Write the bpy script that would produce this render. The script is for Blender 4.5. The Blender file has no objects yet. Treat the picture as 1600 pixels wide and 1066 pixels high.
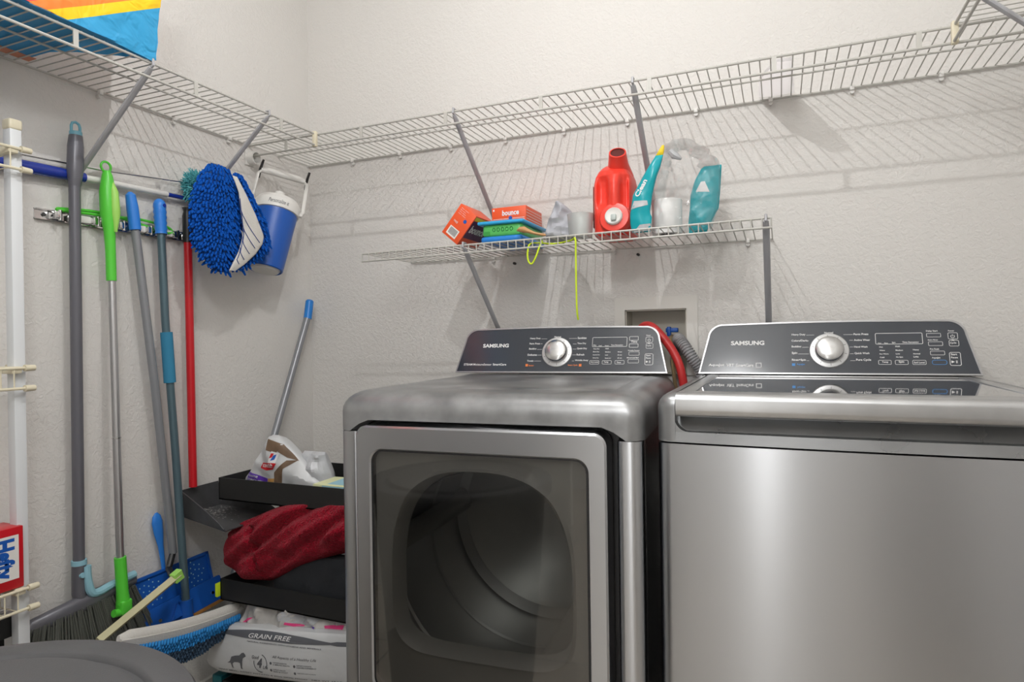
import bpy, bmesh, math, random
from mathutils import Vector, Matrix, noise
random.seed(7)
PI = math.pi
sc = bpy.context.scene
COL = sc.collection

# ------------------------------------------------------------------ camera
F = Vector((math.sin(-.3962) * math.cos(-.0036), math.cos(-.3962) * math.cos(-.0036), math.sin(-.0036)))
R0 = F.cross(Vector((0, 0, 1))).normalized()
U0 = R0.cross(F)
cr, sr = math.cos(-.0145), math.sin(-.0145)
RX = R0 * cr + U0 * sr
UX = U0 * cr - R0 * sr
cam = bpy.data.cameras.new('camera')
cam.sensor_width = 36
cam.lens = 999.95 / 1600 * 36
cam.clip_start = 0.02
cam_ob = bpy.data.objects.new('camera', cam)
COL.objects.link(cam_ob)
M = Matrix((RX, UX, -F)).transposed().to_4x4()
M.translation = Vector((1.695, -2.0161, 1.1495))
cam_ob.matrix_world = M
sc.camera = cam_ob

# ------------------------------------------------------------------ world, view, lamps
w = bpy.data.worlds.new('world')
sc.world = w
w.use_nodes = True
w.node_tree.nodes['Background'].inputs[0].default_value = (1.0, .97, .93, 1)
w.node_tree.nodes['Background'].inputs[1].default_value = 0.1
sc.view_settings.view_transform = 'Standard'
sc.view_settings.look = 'None'
sc.view_settings.gamma = 1
sc.view_settings.use_curve_mapping = False
sc.view_settings.exposure = -0.03


def lamp(name, kind, loc, energy, size, color=(1, .96, .9), rot=(0, 0, 0), size_y=None):
    l = bpy.data.lights.new(name, kind)
    l.energy = energy
    l.color = color
    if kind == 'AREA':
        l.size = size
        if size_y:
            l.shape = 'RECTANGLE'
            l.size_y = size_y
    else:
        l.shadow_soft_size = size
    o = bpy.data.objects.new(name, l)
    COL.objects.link(o)
    o.location = loc
    o.rotation_euler = rot
    return o


LAMP_A = (1.20, -1.15, 2.45)
LAMP_B = (1.45, -2.05, 2.25)
lamp('ceiling_bulb_light', 'POINT', LAMP_A, 21, .006, (1, .995, .985))
lamp('entry_bulb_light', 'POINT', LAMP_B, 26, .11, (.985, .995, 1))
lamp('hall_fill_light', 'AREA', (1.5, -3.1, 2.38), 32, 1.3, (.98, .99, 1), (0, 0, 0), .9)  # unseen soft fill, added to brighten the room through the doorway


# ------------------------------------------------------------------ materials
def mat(name, color, rough=.5, metal=0., bump=0., bscale=50, var=0., vscale=8, spec=.5, trans=0., aniso=0., coat=0., sheen=0., detail=3, dist=.002, rvar=0.):
    m = bpy.data.materials.new(name)
    m.use_nodes = True
    nt = m.node_tree
    b = nt.nodes['Principled BSDF']
    b.inputs['Base Color'].default_value = (*color, 1)
    b.inputs['Roughness'].default_value = rough
    b.inputs['Metallic'].default_value = metal
    b.inputs['Specular IOR Level'].default_value = spec
    b.inputs['Transmission Weight'].default_value = trans
    b.inputs['Coat Weight'].default_value = coat
    b.inputs['Sheen Weight'].default_value = sheen
    tc = nt.nodes.new('ShaderNodeTexCoord')
    if aniso:
        b.inputs['Anisotropic'].default_value = aniso
        tg = nt.nodes.new('ShaderNodeTangent')
        tg.direction_type = 'RADIAL'
        tg.axis = 'Z'
        b.inputs['Anisotropic Rotation'].default_value = .25
        nt.links.new(tg.outputs[0], b.inputs['Tangent'])
    if bump:
        n = nt.nodes.new('ShaderNodeTexNoise')
        n.inputs['Scale'].default_value = bscale
        n.inputs['Detail'].default_value = detail
        nt.links.new(tc.outputs['Object'], n.inputs['Vector'])
        bp = nt.nodes.new('ShaderNodeBump')
        bp.inputs['Strength'].default_value = bump
        bp.inputs['Distance'].default_value = dist
        nt.links.new(n.outputs['Fac'], bp.inputs['Height'])
        nt.links.new(bp.outputs[0], b.inputs['Normal'])
    if var or rvar:
        n2 = nt.nodes.new('ShaderNodeTexNoise')
        n2.inputs['Scale'].default_value = vscale
        n2.inputs['Detail'].default_value = 6
        nt.links.new(tc.outputs['Object'], n2.inputs['Vector'])
        if var:
            mx = nt.nodes.new('ShaderNodeMix')
            mx.data_type = 'RGBA'
            mx.inputs['A'].default_value = (*[max(0, c * (1 - var)) for c in color], 1)
            mx.inputs['B'].default_value = (*[min(1, c * (1 + var)) for c in color], 1)
            nt.links.new(n2.outputs['Fac'], mx.inputs['Factor'])
            nt.links.new(mx.outputs['Result'], b.inputs['Base Color'])
        if rvar:
            mr = nt.nodes.new('ShaderNodeMapRange')
            mr.inputs['From Min'].default_value = .35
            mr.inputs['From Max'].default_value = .65
            mr.inputs['To Min'].default_value = max(.02, rough - rvar)
            mr.inputs['To Max'].default_value = rough + rvar
            nt.links.new(n2.outputs['Fac'], mr.inputs['Value'])
            nt.links.new(mr.outputs[0], b.inputs['Roughness'])
    return m


def wall_mat():
    m = bpy.data.materials.new('textured_wall_paint')
    m.use_nodes = True
    nt = m.node_tree
    b = nt.nodes['Principled BSDF']
    b.inputs['Base Color'].default_value = (.72, .70, .672, 1)
    b.inputs['Roughness'].default_value = .62
    b.inputs['Specular IOR Level'].default_value = .3
    tc = nt.nodes.new('ShaderNodeTexCoord')
    v = nt.nodes.new('ShaderNodeTexNoise')
    v.inputs['Scale'].default_value = 75
    v.inputs['Detail'].default_value = 4
    v.inputs['Roughness'].default_value = .55
    v.inputs['Distortion'].default_value = .8
    r = nt.nodes.new('ShaderNodeValToRGB')
    r.color_ramp.elements[0].position = .42
    r.color_ramp.elements[1].position = .58
    v2 = nt.nodes.new('ShaderNodeTexNoise')
    v2.inputs['Scale'].default_value = 220
    v2.inputs['Detail'].default_value = 2
    ad = nt.nodes.new('ShaderNodeMath')
    ad.operation = 'MULTIPLY_ADD'
    ad.inputs[1].default_value = .35
    bp = nt.nodes.new('ShaderNodeBump')
    bp.inputs['Strength'].default_value = .34
    bp.inputs['Distance'].default_value = .0025
    nt.links.new(tc.outputs['Object'], v.inputs['Vector'])
    nt.links.new(tc.outputs['Object'], v2.inputs['Vector'])
    nt.links.new(v.outputs['Fac'], r.inputs['Fac'])
    nt.links.new(v2.outputs['Fac'], ad.inputs[0])
    nt.links.new(r.outputs['Color'], ad.inputs[2])
    nt.links.new(ad.outputs[0], bp.inputs['Height'])
    nt.links.new(bp.outputs[0], b.inputs['Normal'])
    return m


def tile_mat():
    m = bpy.data.materials.new('beige_floor_tile')
    m.use_nodes = True
    nt = m.node_tree
    b = nt.nodes['Principled BSDF']
    tc = nt.nodes.new('ShaderNodeTexCoord')
    br = nt.nodes.new('ShaderNodeTexBrick')
    br.offset = 0
    br.inputs['Scale'].default_value = 1
    br.inputs['Brick Width'].default_value = .45
    br.inputs['Row Height'].default_value = .45
    br.inputs['Mortar Size'].default_value = .005
    br.inputs['Color1'].default_value = (.42, .37, .31, 1)
    br.inputs['Color2'].default_value = (.45, .40, .34, 1)
    br.inputs['Mortar'].default_value = (.2, .18, .16, 1)
    nt.links.new(tc.outputs['Object'], br.inputs['Vector'])
    nt.links.new(br.outputs['Color'], b.inputs['Base Color'])
    b.inputs['Roughness'].default_value = .35
    return m


def glass_mat(name, tint, fac=.12, rough=.02, film=0., fres=.6):
    """see-through sheet: tinted transparent mixed with a clear reflection (and a little milky diffuse)"""
    m = bpy.data.materials.new(name)
    m.use_nodes = True
    nt = m.node_tree
    nt.nodes.remove(nt.nodes['Principled BSDF'])
    out = nt.nodes['Material Output']
    t = nt.nodes.new('ShaderNodeBsdfTransparent')
    t.inputs[0].default_value = (*tint, 1)
    g = nt.nodes.new('ShaderNodeBsdfGlossy')
    g.inputs['Roughness'].default_value = rough
    lw = nt.nodes.new('ShaderNodeLayerWeight')
    lw.inputs[0].default_value = .35
    ad = nt.nodes.new('ShaderNodeMath')
    ad.operation = 'ADD'
    ad.use_clamp = True
    ad.inputs[1].default_value = fac
    mu = nt.nodes.new('ShaderNodeMath')
    mu.operation = 'MULTIPLY'
    mu.inputs[1].default_value = fres
    mx = nt.nodes.new('ShaderNodeMixShader')
    nt.links.new(lw.outputs['Fresnel'], mu.inputs[0])
    nt.links.new(mu.outputs[0], ad.inputs[0])
    nt.links.new(ad.outputs[0], mx.inputs[0])
    nt.links.new(t.outputs[0], mx.inputs[1])
    nt.links.new(g.outputs[0], mx.inputs[2])
    last = mx
    if film:
        d = nt.nodes.new('ShaderNodeBsdfDiffuse')
        d.inputs[0].default_value = (.85, .87, .88, 1)
        m2 = nt.nodes.new('ShaderNodeMixShader')
        m2.inputs[0].default_value = film
        nt.links.new(mx.outputs[0], m2.inputs[1])
        nt.links.new(d.outputs[0], m2.inputs[2])
        last = m2
    nt.links.new(last.outputs[0], out.inputs[0])
    return m


def stripe_mat():
    """printed bag cloth: bands of colour laid along the bag's own height"""
    m = bpy.data.materials.new('striped_bag_print')
    m.use_nodes = True
    nt = m.node_tree
    b = nt.nodes['Principled BSDF']
    b.inputs['Roughness'].default_value = .5
    tc = nt.nodes.new('ShaderNodeTexCoord')
    sx = nt.nodes.new('ShaderNodeSeparateXYZ')
    nt.links.new(tc.outputs['Object'], sx.inputs[0])
    # s = z - .45*y : the bag lies slumped so the bands run aslant
    a = nt.nodes.new('ShaderNodeMath')
    a.operation = 'MULTIPLY_ADD'
    a.inputs[1].default_value = -.58 * 2
    z2 = nt.nodes.new('ShaderNodeMath')
    z2.operation = 'MULTIPLY_ADD'
    z2.inputs[1].default_value = 2
    z2.inputs[2].default_value = .5
    nt.links.new(sx.outputs['Y'], a.inputs[0])
    nt.links.new(sx.outputs['Z'], z2.inputs[0])
    nt.links.new(z2.outputs[0], a.inputs[2])
    r = nt.nodes.new('ShaderNodeValToRGB')
    r.color_ramp.interpolation = 'CONSTANT'
    cols = [(0, (.03, .33, .62)), (.354, (.95, .60, .01)), (.406, (.90, .22, .03)), (.447, (.85, .05, .08)), (.75, (.9, .3, .03)), (.9, (.03, .33, .62))]
    el = r.color_ramp.elements
    el[0].position = 0
    el[0].color = (*cols[0][1], 1)
    el[1].position = cols[1][0]
    el[1].color = (*cols[1][1], 1)
    for p, c in cols[2:]:
        e = el.new(p)
        e.color = (*c, 1)
    nt.links.new(a.outputs[0], r.inputs['Fac'])
    nt.links.new(r.outputs['Color'], b.inputs['Base Color'])
    n = nt.nodes.new('ShaderNodeTexNoise')
    n.inputs['Scale'].default_value = 14
    n.inputs['Distortion'].default_value = 1.5
    bp = nt.nodes.new('ShaderNodeBump')
    bp.inputs['Strength'].default_value = .5
    bp.inputs['Distance'].default_value = .02
    nt.links.new(tc.outputs['Object'], n.inputs['Vector'])
    nt.links.new(n.outputs['Fac'], bp.inputs['Height'])
    nt.links.new(bp.outputs[0], b.inputs['Normal'])
    return m


MW = wall_mat()
MTILE = tile_mat()
M_CEIL = mat('ceiling_paint', (.78, .77, .75), .8, bump=.2, bscale=80)
M_TRIM = mat('white_trim_paint', (.74, .72, .68), .4)
M_WIRE = mat('white_vinyl_wire', (.50, .49, .455), .35, var=.12, vscale=9)
M_CAP = mat('cream_plastic', (.72, .66, .50), .4)
M_BRACE = mat('grey_painted_steel', (.42, .42, .44), .4)
M_STEEL = mat('brushed_platinum_steel', (.50, .513, .535), .28, 1., aniso=.85)
M_COVER = mat('silver_painted_cover', (.29, .295, .30), .3, .75, var=.22, vscale=7, rvar=.03)
M_DUST = mat('dusty_silver_cover', (.29, .293, .296), .36, .6, var=.85, vscale=10, rvar=.06)
M_SILV = mat('bright_silver_trim', (.42, .42, .43), .32, .9)
M_DARKM = mat('dark_side_panel', (.02, .02, .022), .3, .3)
M_PANEL = mat('glossy_black_panel', (.035, .042, .055), .16, 0, spec=.7)
M_PRINT = mat('white_print', (.8, .8, .8), .5)
M_PRBLUE = mat('blue_print', (.05, .25, .6), .5)
M_PRORA = mat('orange_print', (.85, .22, .04), .5)
M_GLASS = glass_mat('tinted_door_glass', (.74, .74, .73), .045, .03)
M_LIDG = mat('dark_lid_glass', (.012, .013, .014), .03, 0, spec=1., coat=1.)
M_GREYP = mat('grey_inner_plastic', (.40, .385, .36), .35)
M_DRUM = mat('drum_steel', (.6, .6, .59), .3, .8)
M_BLACKP = mat('black_plastic', (.012, .012, .013), .4)
M_BLACKM = mat('black_powder_coat', (.010, .010, .010), .55, bump=.1, bscale=300)
M_BLUEP = mat('royal_blue_plastic', (.010, .095, .43), .35)
M_BLUEG = mat('bright_blue_grip', (.03, .22, .72), .38)
M_BLUED = mat('deep_blue_pole', (.015, .04, .32), .22, spec=.6)
M_AQUA = mat('aqua_grey_plastic', (.16, .40, .50), .4)
M_TEALG = mat('teal_foam_grip', (.03, .21, .36), .8)
M_GREYPOLE = mat('grey_pole', (.135, .135, .155), .33, .2)
M_GREYT = mat('slate_teal_pole', (.10, .16, .19), .3, .35)
M_ALU = mat('aluminium_tube', (.55, .55, .56), .3, .85)
M_GREYL = mat('light_grey_pole', (.27, .28, .30), .3, .3)
M_GREEN = mat('lime_green_plastic', (.10, .62, .05), .35)
M_GREEN2 = mat('pale_lime_grip', (.36, .70, .13), .45)
M_RED = mat('red_pole', (.55, .012, .02), .3)
M_CHROME = mat('chrome', (.7, .7, .7), .15, 1.)
M_WHITEP = mat('white_plastic', (.75, .74, .71), .4)
M_RACKW = mat('white_powder_coat', (.70, .72, .74), .35)
M_BRIST = mat('grey_green_bristle', (.10, .105, .09), .7)
M_CHEN = mat('blue_chenille', (.006, .085, .42), .95, spec=.1)
M_CHEND = mat('dark_blue_chenille', (.01, .06, .22), .9)
M_TEALF = mat('teal_microfibre', (.10, .42, .46), .9)
M_TERRY = mat('white_terry_cloth', (.66, .64, .60), .95, bump=.6, bscale=260)
M_STRIPE = mat('navy_stripe_thread', (.03, .06, .22), .9)
M_TOWEL = mat('dark_red_terry', (.33, .006, .022), 1., bump=1., bscale=230, var=.5, vscale=90, sheen=.1, dist=.012, spec=.03)
M_CLOTHB = mat('black_cloth', (.018, .02, .024), .95, bump=.4, bscale=200)
M_BAGW = mat('white_glossy_bag', (.60, .61, .62), .34, bump=.35, bscale=14, dist=.01)
M_BAGG = mat('silver_grey_bag', (.50, .51, .53), .32, bump=.5, bscale=16, dist=.01)
M_BAGD = mat('grey_print', (.12, .125, .14), .45)
M_PURP = mat('purple_print', (.12, .04, .42), .45)
M_PINK = mat('magenta_print', (.75, .05, .22), .5)
M_BROWN = mat('brown_fur_print', (.16, .10, .06), .6, var=.6, vscale=30)
M_TAN = mat('tan_print', (.60, .33, .10), .6, var=.4, vscale=30)
M_ORBOX = mat('orange_red_carton', (.82, .10, .025), .4)
M_WHCART = mat('white_carton', (.78, .76, .72), .5)
M_YEL = mat('yellow_print', (.85, .62, .02), .5)
M_PURD = mat('dark_violet_print', (.10, .03, .10), .5, var=.5, vscale=60)
M_CYAN = mat('cyan_plastic', (.03, .38, .72), .35)
M_CYAN2 = mat('blue_plastic', (.02, .22, .66), .35)
M_CLGRN = mat('clear_green_plastic', (.10, .50, .12), .3)
M_WOOD = mat('pale_wood', (.55, .30, .12), .5, var=.2, vscale=30)
M_STICK = mat('weathered_wood', (.52, .49, .30), .65, var=.2, vscale=12)
M_LCLOTH = mat('lavender_grey_cloth', (.45, .46, .50), .9, bump=.4, bscale=60)
M_CUP = glass_mat('frosted_cup_plastic', (.86, .88, .86), .06, .25, .30)
M_FILM = glass_mat('clear_crinkled_film', (1., 1., 1.), .03, .06, .07, .45)
M_JUG = mat('red_detergent_bottle', (.82, .05, .03), .33, spec=.5)
M_JUGIN = mat('dark_spout_inside', (.10, .01, .008), .5)
M_TEAL = mat('teal_print_film', (.0, .36, .42), .28, bump=.3, bscale=30)
M_PAPER = mat('white_paper_roll', (.90, .895, .88), .9, bump=.2, bscale=120)
M_LIME = mat('lime_string', (.62, .80, .02), .6)
M_HOSER = mat('red_hose', (.55, .03, .03), .4)
M_HOSEG = mat('grey_hose', (.28, .28, .29), .45)
M_CANLID = mat('dark_grey_lid', (.085, .085, .088), .42, bump=.15, bscale=500, var=.12, vscale=10)
M_CAN = mat('dark_grey_can', (.06, .06, .063), .45)
M_STRP = stripe_mat()
M_SCREW = mat('dark_screw', (.03, .03, .03), .4)
M_GREYPAN = mat('grey_pan_plastic', (.055, .055, .058), .45, var=.5, vscale=30)
M_WHDUST = mat('pale_dust_debris', (.45, .44, .42), .9)
M_RUST = mat('rust_brown_foam', (.34, .15, .03), .8, var=.3, vscale=20)
M_LBLUE = mat('pale_blue_grip', (.28, .52, .62), .5)
M_TEALBIN = mat('dark_teal_tub', (.005, .12, .14), .4)
M_LAMP = bpy.data.materials.new('lamp_glow')
M_LAMP.use_nodes = True
M_LAMP.node_tree.nodes['Principled BSDF'].inputs['Emission Color'].default_value = (1, .95, .85, 1)
M_LAMP.node_tree.nodes['Principled BSDF'].inputs['Emission Strength'].default_value = 2.0


# ------------------------------------------------------------------ mesh builder
class MB:
    def __init__(s):
        s.v, s.f, s.m, s.mats = [], [], [], []
        s.cur = 0
        s.smooth = []
        s.sm = True

    def use(s, m):
        if m not in s.mats:
            s.mats.append(m)
        s.cur = s.mats.index(m)
        return s

    def add(s, vs, fs):
        o = len(s.v)
        s.v += [tuple(v) for v in vs]
        for f in fs:
            s.f.append([i + o for i in f])
            s.m.append(s.cur)
        return s

    def box(s, lo, hi):
        x0, y0, z0 = lo
        x1, y1, z1 = hi
        vs = [(x0, y0, z0), (x1, y0, z0), (x1, y1, z0), (x0, y1, z0), (x0, y0, z1), (x1, y0, z1), (x1, y1, z1), (x0, y1, z1)]
        return s.add(vs, [(0, 3, 2, 1), (4, 5, 6, 7), (0, 1, 5, 4), (1, 2, 6, 5), (2, 3, 7, 6), (3, 0, 4, 7)])

    def rbox(s, lo, hi, r=.005, seg=3, sel=None, M=None):
        bm = bmesh.new()
        bmesh.ops.create_cube(bm, size=1)
        for v in bm.verts:
            v.co = Vector([lo[i] + (v.co[i] + .5) * (hi[i] - lo[i]) for i in range(3)])
        es = [e for e in bm.edges if sel is None or sel(e.verts[0].co, e.verts[1].co)]
        if es and r > 0:
            bmesh.ops.bevel(bm, geom=es, offset=r, offset_type='OFFSET', segments=seg, profile=.5, affect='EDGES', clamp_overlap=True)
        s.from_bm(bm, M)
        return s

    def from_bm(s, bm, M=None):
        bm.verts.ensure_lookup_table()
        bmesh.ops.recalc_face_normals(bm, faces=bm.faces)
        vs = [(M @ v.co) if M else v.co.copy() for v in bm.verts]
        fs = [[v.index for v in f.verts] for f in bm.faces]
        bm.verts.index_update()
        fs = [[v.index for v in f.verts] for f in bm.faces]
        s.add(vs, fs)
        bm.free()
        return s

    def tube(s, pts, r, n=8, caps=True, flat=1.):
        pts = [Vector(p) for p in pts]
        k = len(pts)
        rs = r if isinstance(r, (list, tuple)) else [r] * k
        T = []
        for i in range(k):
            a = pts[max(0, i - 1)]
            b = pts[min(k - 1, i + 1)]
            d = (b - a)
            T.append(d.normalized() if d.length > 1e-9 else Vector((0, 0, 1)))
        up = Vector((0, 0, 1)) if abs(T[0].z) < .9 else Vector((1, 0, 0))
        nrm = T[0].cross(up).normalized()
        vs = []
        for i in range(k):
            if i:
                ax = T[i - 1].cross(T[i])
                if ax.length > 1e-7:
                    nrm = Matrix.Rotation(T[i - 1].angle(T[i]), 3, ax.normalized()) @ nrm
            nrm = (nrm - T[i] * nrm.dot(T[i])).normalized()
            bn = T[i].cross(nrm)
            for j in range(n):
                a = 2 * PI * j / n
                vs.append(pts[i] + nrm * (math.cos(a) * rs[i]) + bn * (math.sin(a) * rs[i] * flat))
        fs = []
        for i in range(k - 1):
            for j in range(n):
                fs.append((i * n + j, i * n + (j + 1) % n, (i + 1) * n + (j + 1) % n, (i + 1) * n + j))
        if caps:
            fs.append(tuple(reversed(range(n))))
            fs.append(tuple((k - 1) * n + j for j in range(n)))
        return s.add(vs, fs)

    def lathe(s, prof, n=24, M=None, c=(0, 0, 0), arc=2 * PI):
        vs, fs = [], []
        full = abs(arc - 2 * PI) < 1e-6
        m = n if full else n + 1
        for r, z in prof:
            for j in range(m):
                a = arc * j / n
                p = Vector((c[0] + r * math.cos(a), c[1] + r * math.sin(a), c[2] + z))
                vs.append(M @ p if M else p)
        for i in range(len(prof) - 1):
            for j in range(n):
                j2 = (j + 1) % m
                fs.append((i * m + j, i * m + j2, (i + 1) * m + j2, (i + 1) * m + j))
        if full and prof[0][0] > 1e-6:
            fs.append(tuple(reversed(range(m))))
        if full and prof[-1][0] > 1e-6:
            fs.append(tuple((len(prof) - 1) * m + j for j in range(m)))
        return s.add(vs, fs)

    def prism(s, poly, fn0, fn1):
        """poly: 2D outline; fn0/fn1 map (a,b) to the two ends"""
        n = len(poly)
        vs = [fn0(*p) for p in poly] + [fn1(*p) for p in poly]
        fs = [tuple(reversed(range(n))), tuple(range(n, 2 * n))]
        for i in range(n):
            j = (i + 1) % n
            fs.append((i, j, n + j, n + i))
        return s.add(vs, fs)

    def grid(s, fn, nu, nv, wrap=False):
        vs = [fn(i / (nu if not wrap else nu), j / nv) for j in range(nv + 1) for i in range(nu + (0 if wrap else 1))]
        m = nu if wrap else nu + 1
        fs = []
        for j in range(nv):
            for i in range(nu):
                i2 = (i + 1) % m if wrap else i + 1
                fs.append((j * m + i, j * m + i2, (j + 1) * m + i2, (j + 1) * m + i))
        return s.add(vs, fs)

    def sheet(s, fn, nu, nv, th=.001):
        """a thin sheet with real thickness along its own normals"""
        P = [[Vector(fn(i / nu, j / nv)) for i in range(nu + 1)] for j in range(nv + 1)]
        vs = []
        N = []
        for j in range(nv + 1):
            for i in range(nu + 1):
                du = P[j][min(nu, i + 1)] - P[j][max(0, i - 1)]
                dv = P[min(nv, j + 1)][i] - P[max(0, j - 1)][i]
                n = du.cross(dv)
                N.append(n.normalized() if n.length > 1e-9 else Vector((0, 0, 1)))
        flat = [p for row in P for p in row]
        vs = [p + n * th / 2 for p, n in zip(flat, N)] + [p - n * th / 2 for p, n in zip(flat, N)]
        m = nu + 1
        K = len(flat)
        fs = []
        for j in range(nv):
            for i in range(nu):
                a, b, c, d = j * m + i, j * m + i + 1, (j + 1) * m + i + 1, (j + 1) * m + i
                fs.append((a, b, c, d))
                fs.append((K + d, K + c, K + b, K + a))
        for i in range(nu):
            fs.append((i + 1, i, K + i, K + i + 1))
            q = nv * m + i
            fs.append((q, q + 1, K + q + 1, K + q))
        for j in range(nv):
            a, b = j * m, (j + 1) * m
            fs.append((a, b, K + b, K + a))
            fs.append((b + nu, a + nu, K + a + nu, K + b + nu))
        return s.add(vs, fs)

    def build(s, name, m=None, parent=None, loc=None, angle=35):
        me = bpy.data.meshes.new(name)
        me.from_pydata(s.v, [], s.f)
        mats = s.mats if s.mats else [m]
        for x in mats:
            me.materials.append(x)
        if s.mats:
            me.polygons.foreach_set('material_index', s.m)
        me.polygons.foreach_set('use_smooth', [True] * len(me.polygons))
        me.update()
        me.set_sharp_from_angle(angle=math.radians(angle))
        o = bpy.data.objects.new(name, me)
        COL.objects.link(o)
        if parent:
            o.parent = parent
        if loc:
            o.location = loc
        return o


def thing(name, label, cat, loc=(0, 0, 0), rotz=0, group=None):
    o = bpy.data.objects.new(name, None)
    o.empty_display_size = .05
    COL.objects.link(o)
    o.location = loc
    o.rotation_euler = (0, 0, rotz)
    o['label'] = label
    o['category'] = cat
    if group:
        o['group'] = group
    return o


def tag(o, label, cat, group=None):
    o['label'] = label
    o['category'] = cat
    if group:
        o['group'] = group
    return o


def struct(o):
    o['kind'] = 'structure'
    return o


_tc = {}


def text_tris(s, bold=0., shear=0.):
    key = (s, bold, shear)
    if key in _tc:
        return _tc[key]
    cu = bpy.data.curves.new('t', 'FONT')
    cu.body = s
    cu.size = 1
    cu.offset = bold
    cu.shear = shear
    cu.align_x = 'LEFT'
    cu.resolution_u = 3
    ob = bpy.data.objects.new('t', cu)
    COL.objects.link(ob)
    dg = bpy.context.evaluated_depsgraph_get()
    dg.update()
    me = bpy.data.meshes.new_from_object(ob.evaluated_get(dg))
    vs = [v.co.copy() for v in me.vertices]
    fs = [tuple(p.vertices) for p in me.polygons]
    bpy.data.objects.remove(ob)
    bpy.data.meshes.remove(me)
    bpy.data.curves.remove(cu)
    x0 = min(v.x for v in vs)
    x1 = max(v.x for v in vs)
    y0 = min(v.y for v in vs)
    y1 = max(v.y for v in vs)
    _tc[key] = (vs, fs, (x0, x1, y0, y1))
    return _tc[key]


def put_text(mb, s, fn, x0, y0, width=None, height=None, bold=0., shear=0., rot=0.):
    """lay flat letters on a surface; fn(a,b)->3D; fitted to width and/or height"""
    vs, fs, (a0, a1, b0, b1) = text_tris(s, bold, shear)
    if width and height:
        kx, ky = width / (a1 - a0), height / (b1 - b0)
    elif width:
        kx = ky = width / (a1 - a0)
    else:
        kx = ky = height / (b1 - b0)
    c, q = math.cos(rot), math.sin(rot)
    out = []
    for v in vs:
        a, b = (v.x - a0) * kx, (v.y - b0) * ky
        out.append(fn(x0 + a * c - b * q, y0 + a * q + b * c))
    mb.add(out, fs)


def rrect(x0, y0, x1, y1, r, n=5):
    rs = r if isinstance(r, (list, tuple)) else [r] * 4  # bl br tr tl
    P = []
    for (cx, cy, a0, rr) in ((x0, y0, PI, rs[0]), (x1, y0, 1.5 * PI, rs[1]), (x1, y1, 0, rs[2]), (x0, y1, .5 * PI, rs[3])):
        ox = cx + (rr if cx == x0 else -rr)
        oy = cy + (rr if cy == y0 else -rr)
        if rr < 1e-6:
            P.append((cx, cy))
            continue
        for i in range(n + 1):
            a = a0 + (PI / 2) * i / n
            P.append((ox + rr * math.cos(a), oy + rr * math.sin(a)))
    return P


def ring_face(mb, outer, inner, fn):
    n = len(outer)
    vs = [fn(*p) for p in outer] + [fn(*p) for p in inner]
    mb.add(vs, [(i, (i + 1) % n, n + (i + 1) % n, n + i) for i in range(n)])


def frame_solid(mb, outer, inner, f0, f1):
    """a picture-frame solid between two depths (f0 front, f1 back); outer/inner have equal counts"""
    n = len(outer)
    vs = [f0(*p) for p in outer] + [f0(*p) for p in inner] + [f1(*p) for p in outer] + [f1(*p) for p in inner]
    fs = []
    for i in range(n):
        j = (i + 1) % n
        fs += [(i, j, n + j, n + i), (2 * n + j, 2 * n + i, 3 * n + i, 3 * n + j), (j, i, 2 * n + i, 2 * n + j), (n + i, n + j, 3 * n + j, 3 * n + i)]
    mb.add(vs, fs)


def nz(x, y, z, s=1., o=0.):
    return noise.noise(Vector((x * s + o, y * s + o * 1.7, z * s - o)))


# ------------------------------------------------------------------ room
W, ZC, YF = 2.355, 2.74, -2.30
b = MB().box((-.12, YF - .12, -.1), (W + .12, .12, 0)).build('floor', MTILE)
struct(b)
hallf = MB().box((-.6, -4.4, -.1), (3.2, YF - .1201, 0)).build('floor', MTILE)
struct(hallf)
struct(MB().box((-.12, YF - .12, ZC), (W + .12, .12, ZC + .1)).build('ceiling', M_CEIL))
struct(MB().box((-.6, -4.4, ZC), (3.2, YF - .1201, ZC + .1)).build('ceiling', M_CEIL))
struct(MB().box((-.12, YF - .12, 0), (0, .12, ZC)).build('wall_left', MW))
struct(MB().box((W, YF - .12, 0), (W + .12, .12, ZC)).build('wall_right', MW))
# back wall with the recess for the laundry valves
mb = MB()
hx0, hx1, hz0, hz1 = 1.243, 1.433, 1.03, 1.235
mb.box((0, 0, 0), (hx0, .12, ZC)).box((hx1, 0, 0), (W, .12, ZC)).box((hx0, 0, 0), (hx1, .12, hz0)).box((hx0, 0, hz1), (hx1, .12, ZC))
struct(mb.build('wall_back', MW))
# front wall with the doorway behind the camera
mb = MB()
dx0, dx1, dzt = 1.02, 2.02, 2.05
mb.box((0, YF - .12, 0), (dx0, YF, ZC)).box((dx1, YF - .12, 0), (W, YF, ZC)).box((dx0, YF - .12, dzt), (dx1, YF, ZC))
struct(mb.build('wall_front', MW))
mb = MB()
for x0, x1 in ((dx0 - .06, dx0 + .015), (dx1 - .015, dx1 + .06)):
    mb.box((x0, YF, 0), (x1, YF + .015, dzt + .06))
mb.box((dx0, YF, dzt - .015), (dx1, YF + .015, dzt + .06))
struct(mb.build('trim_1', M_TRIM))
# hall beyond the doorway
mb = MB()
mb.box((-.6, -4.5, 0), (3.2, -4.4, ZC)).box((-.7, -4.4, 0), (-.6, YF - .12, ZC)).box((3.2, -4.4, 0), (3.3, YF - .12, ZC))
mb.box((-.6, YF - .2, 0), (-.12, YF - .1201, ZC)).box((W + .12, YF - .2, 0), (3.2, YF - .1201, ZC))
struct(mb.build('wall_hall', MW))
bb = MB().box((0, -.014, 0), (W, 0, .085)).build('baseboard_back', M_TRIM)
struct(bb)
bb = MB().box((0, YF, 0), (.014, -.015, .085)).build('baseboard_left', M_TRIM)
struct(bb)

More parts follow.
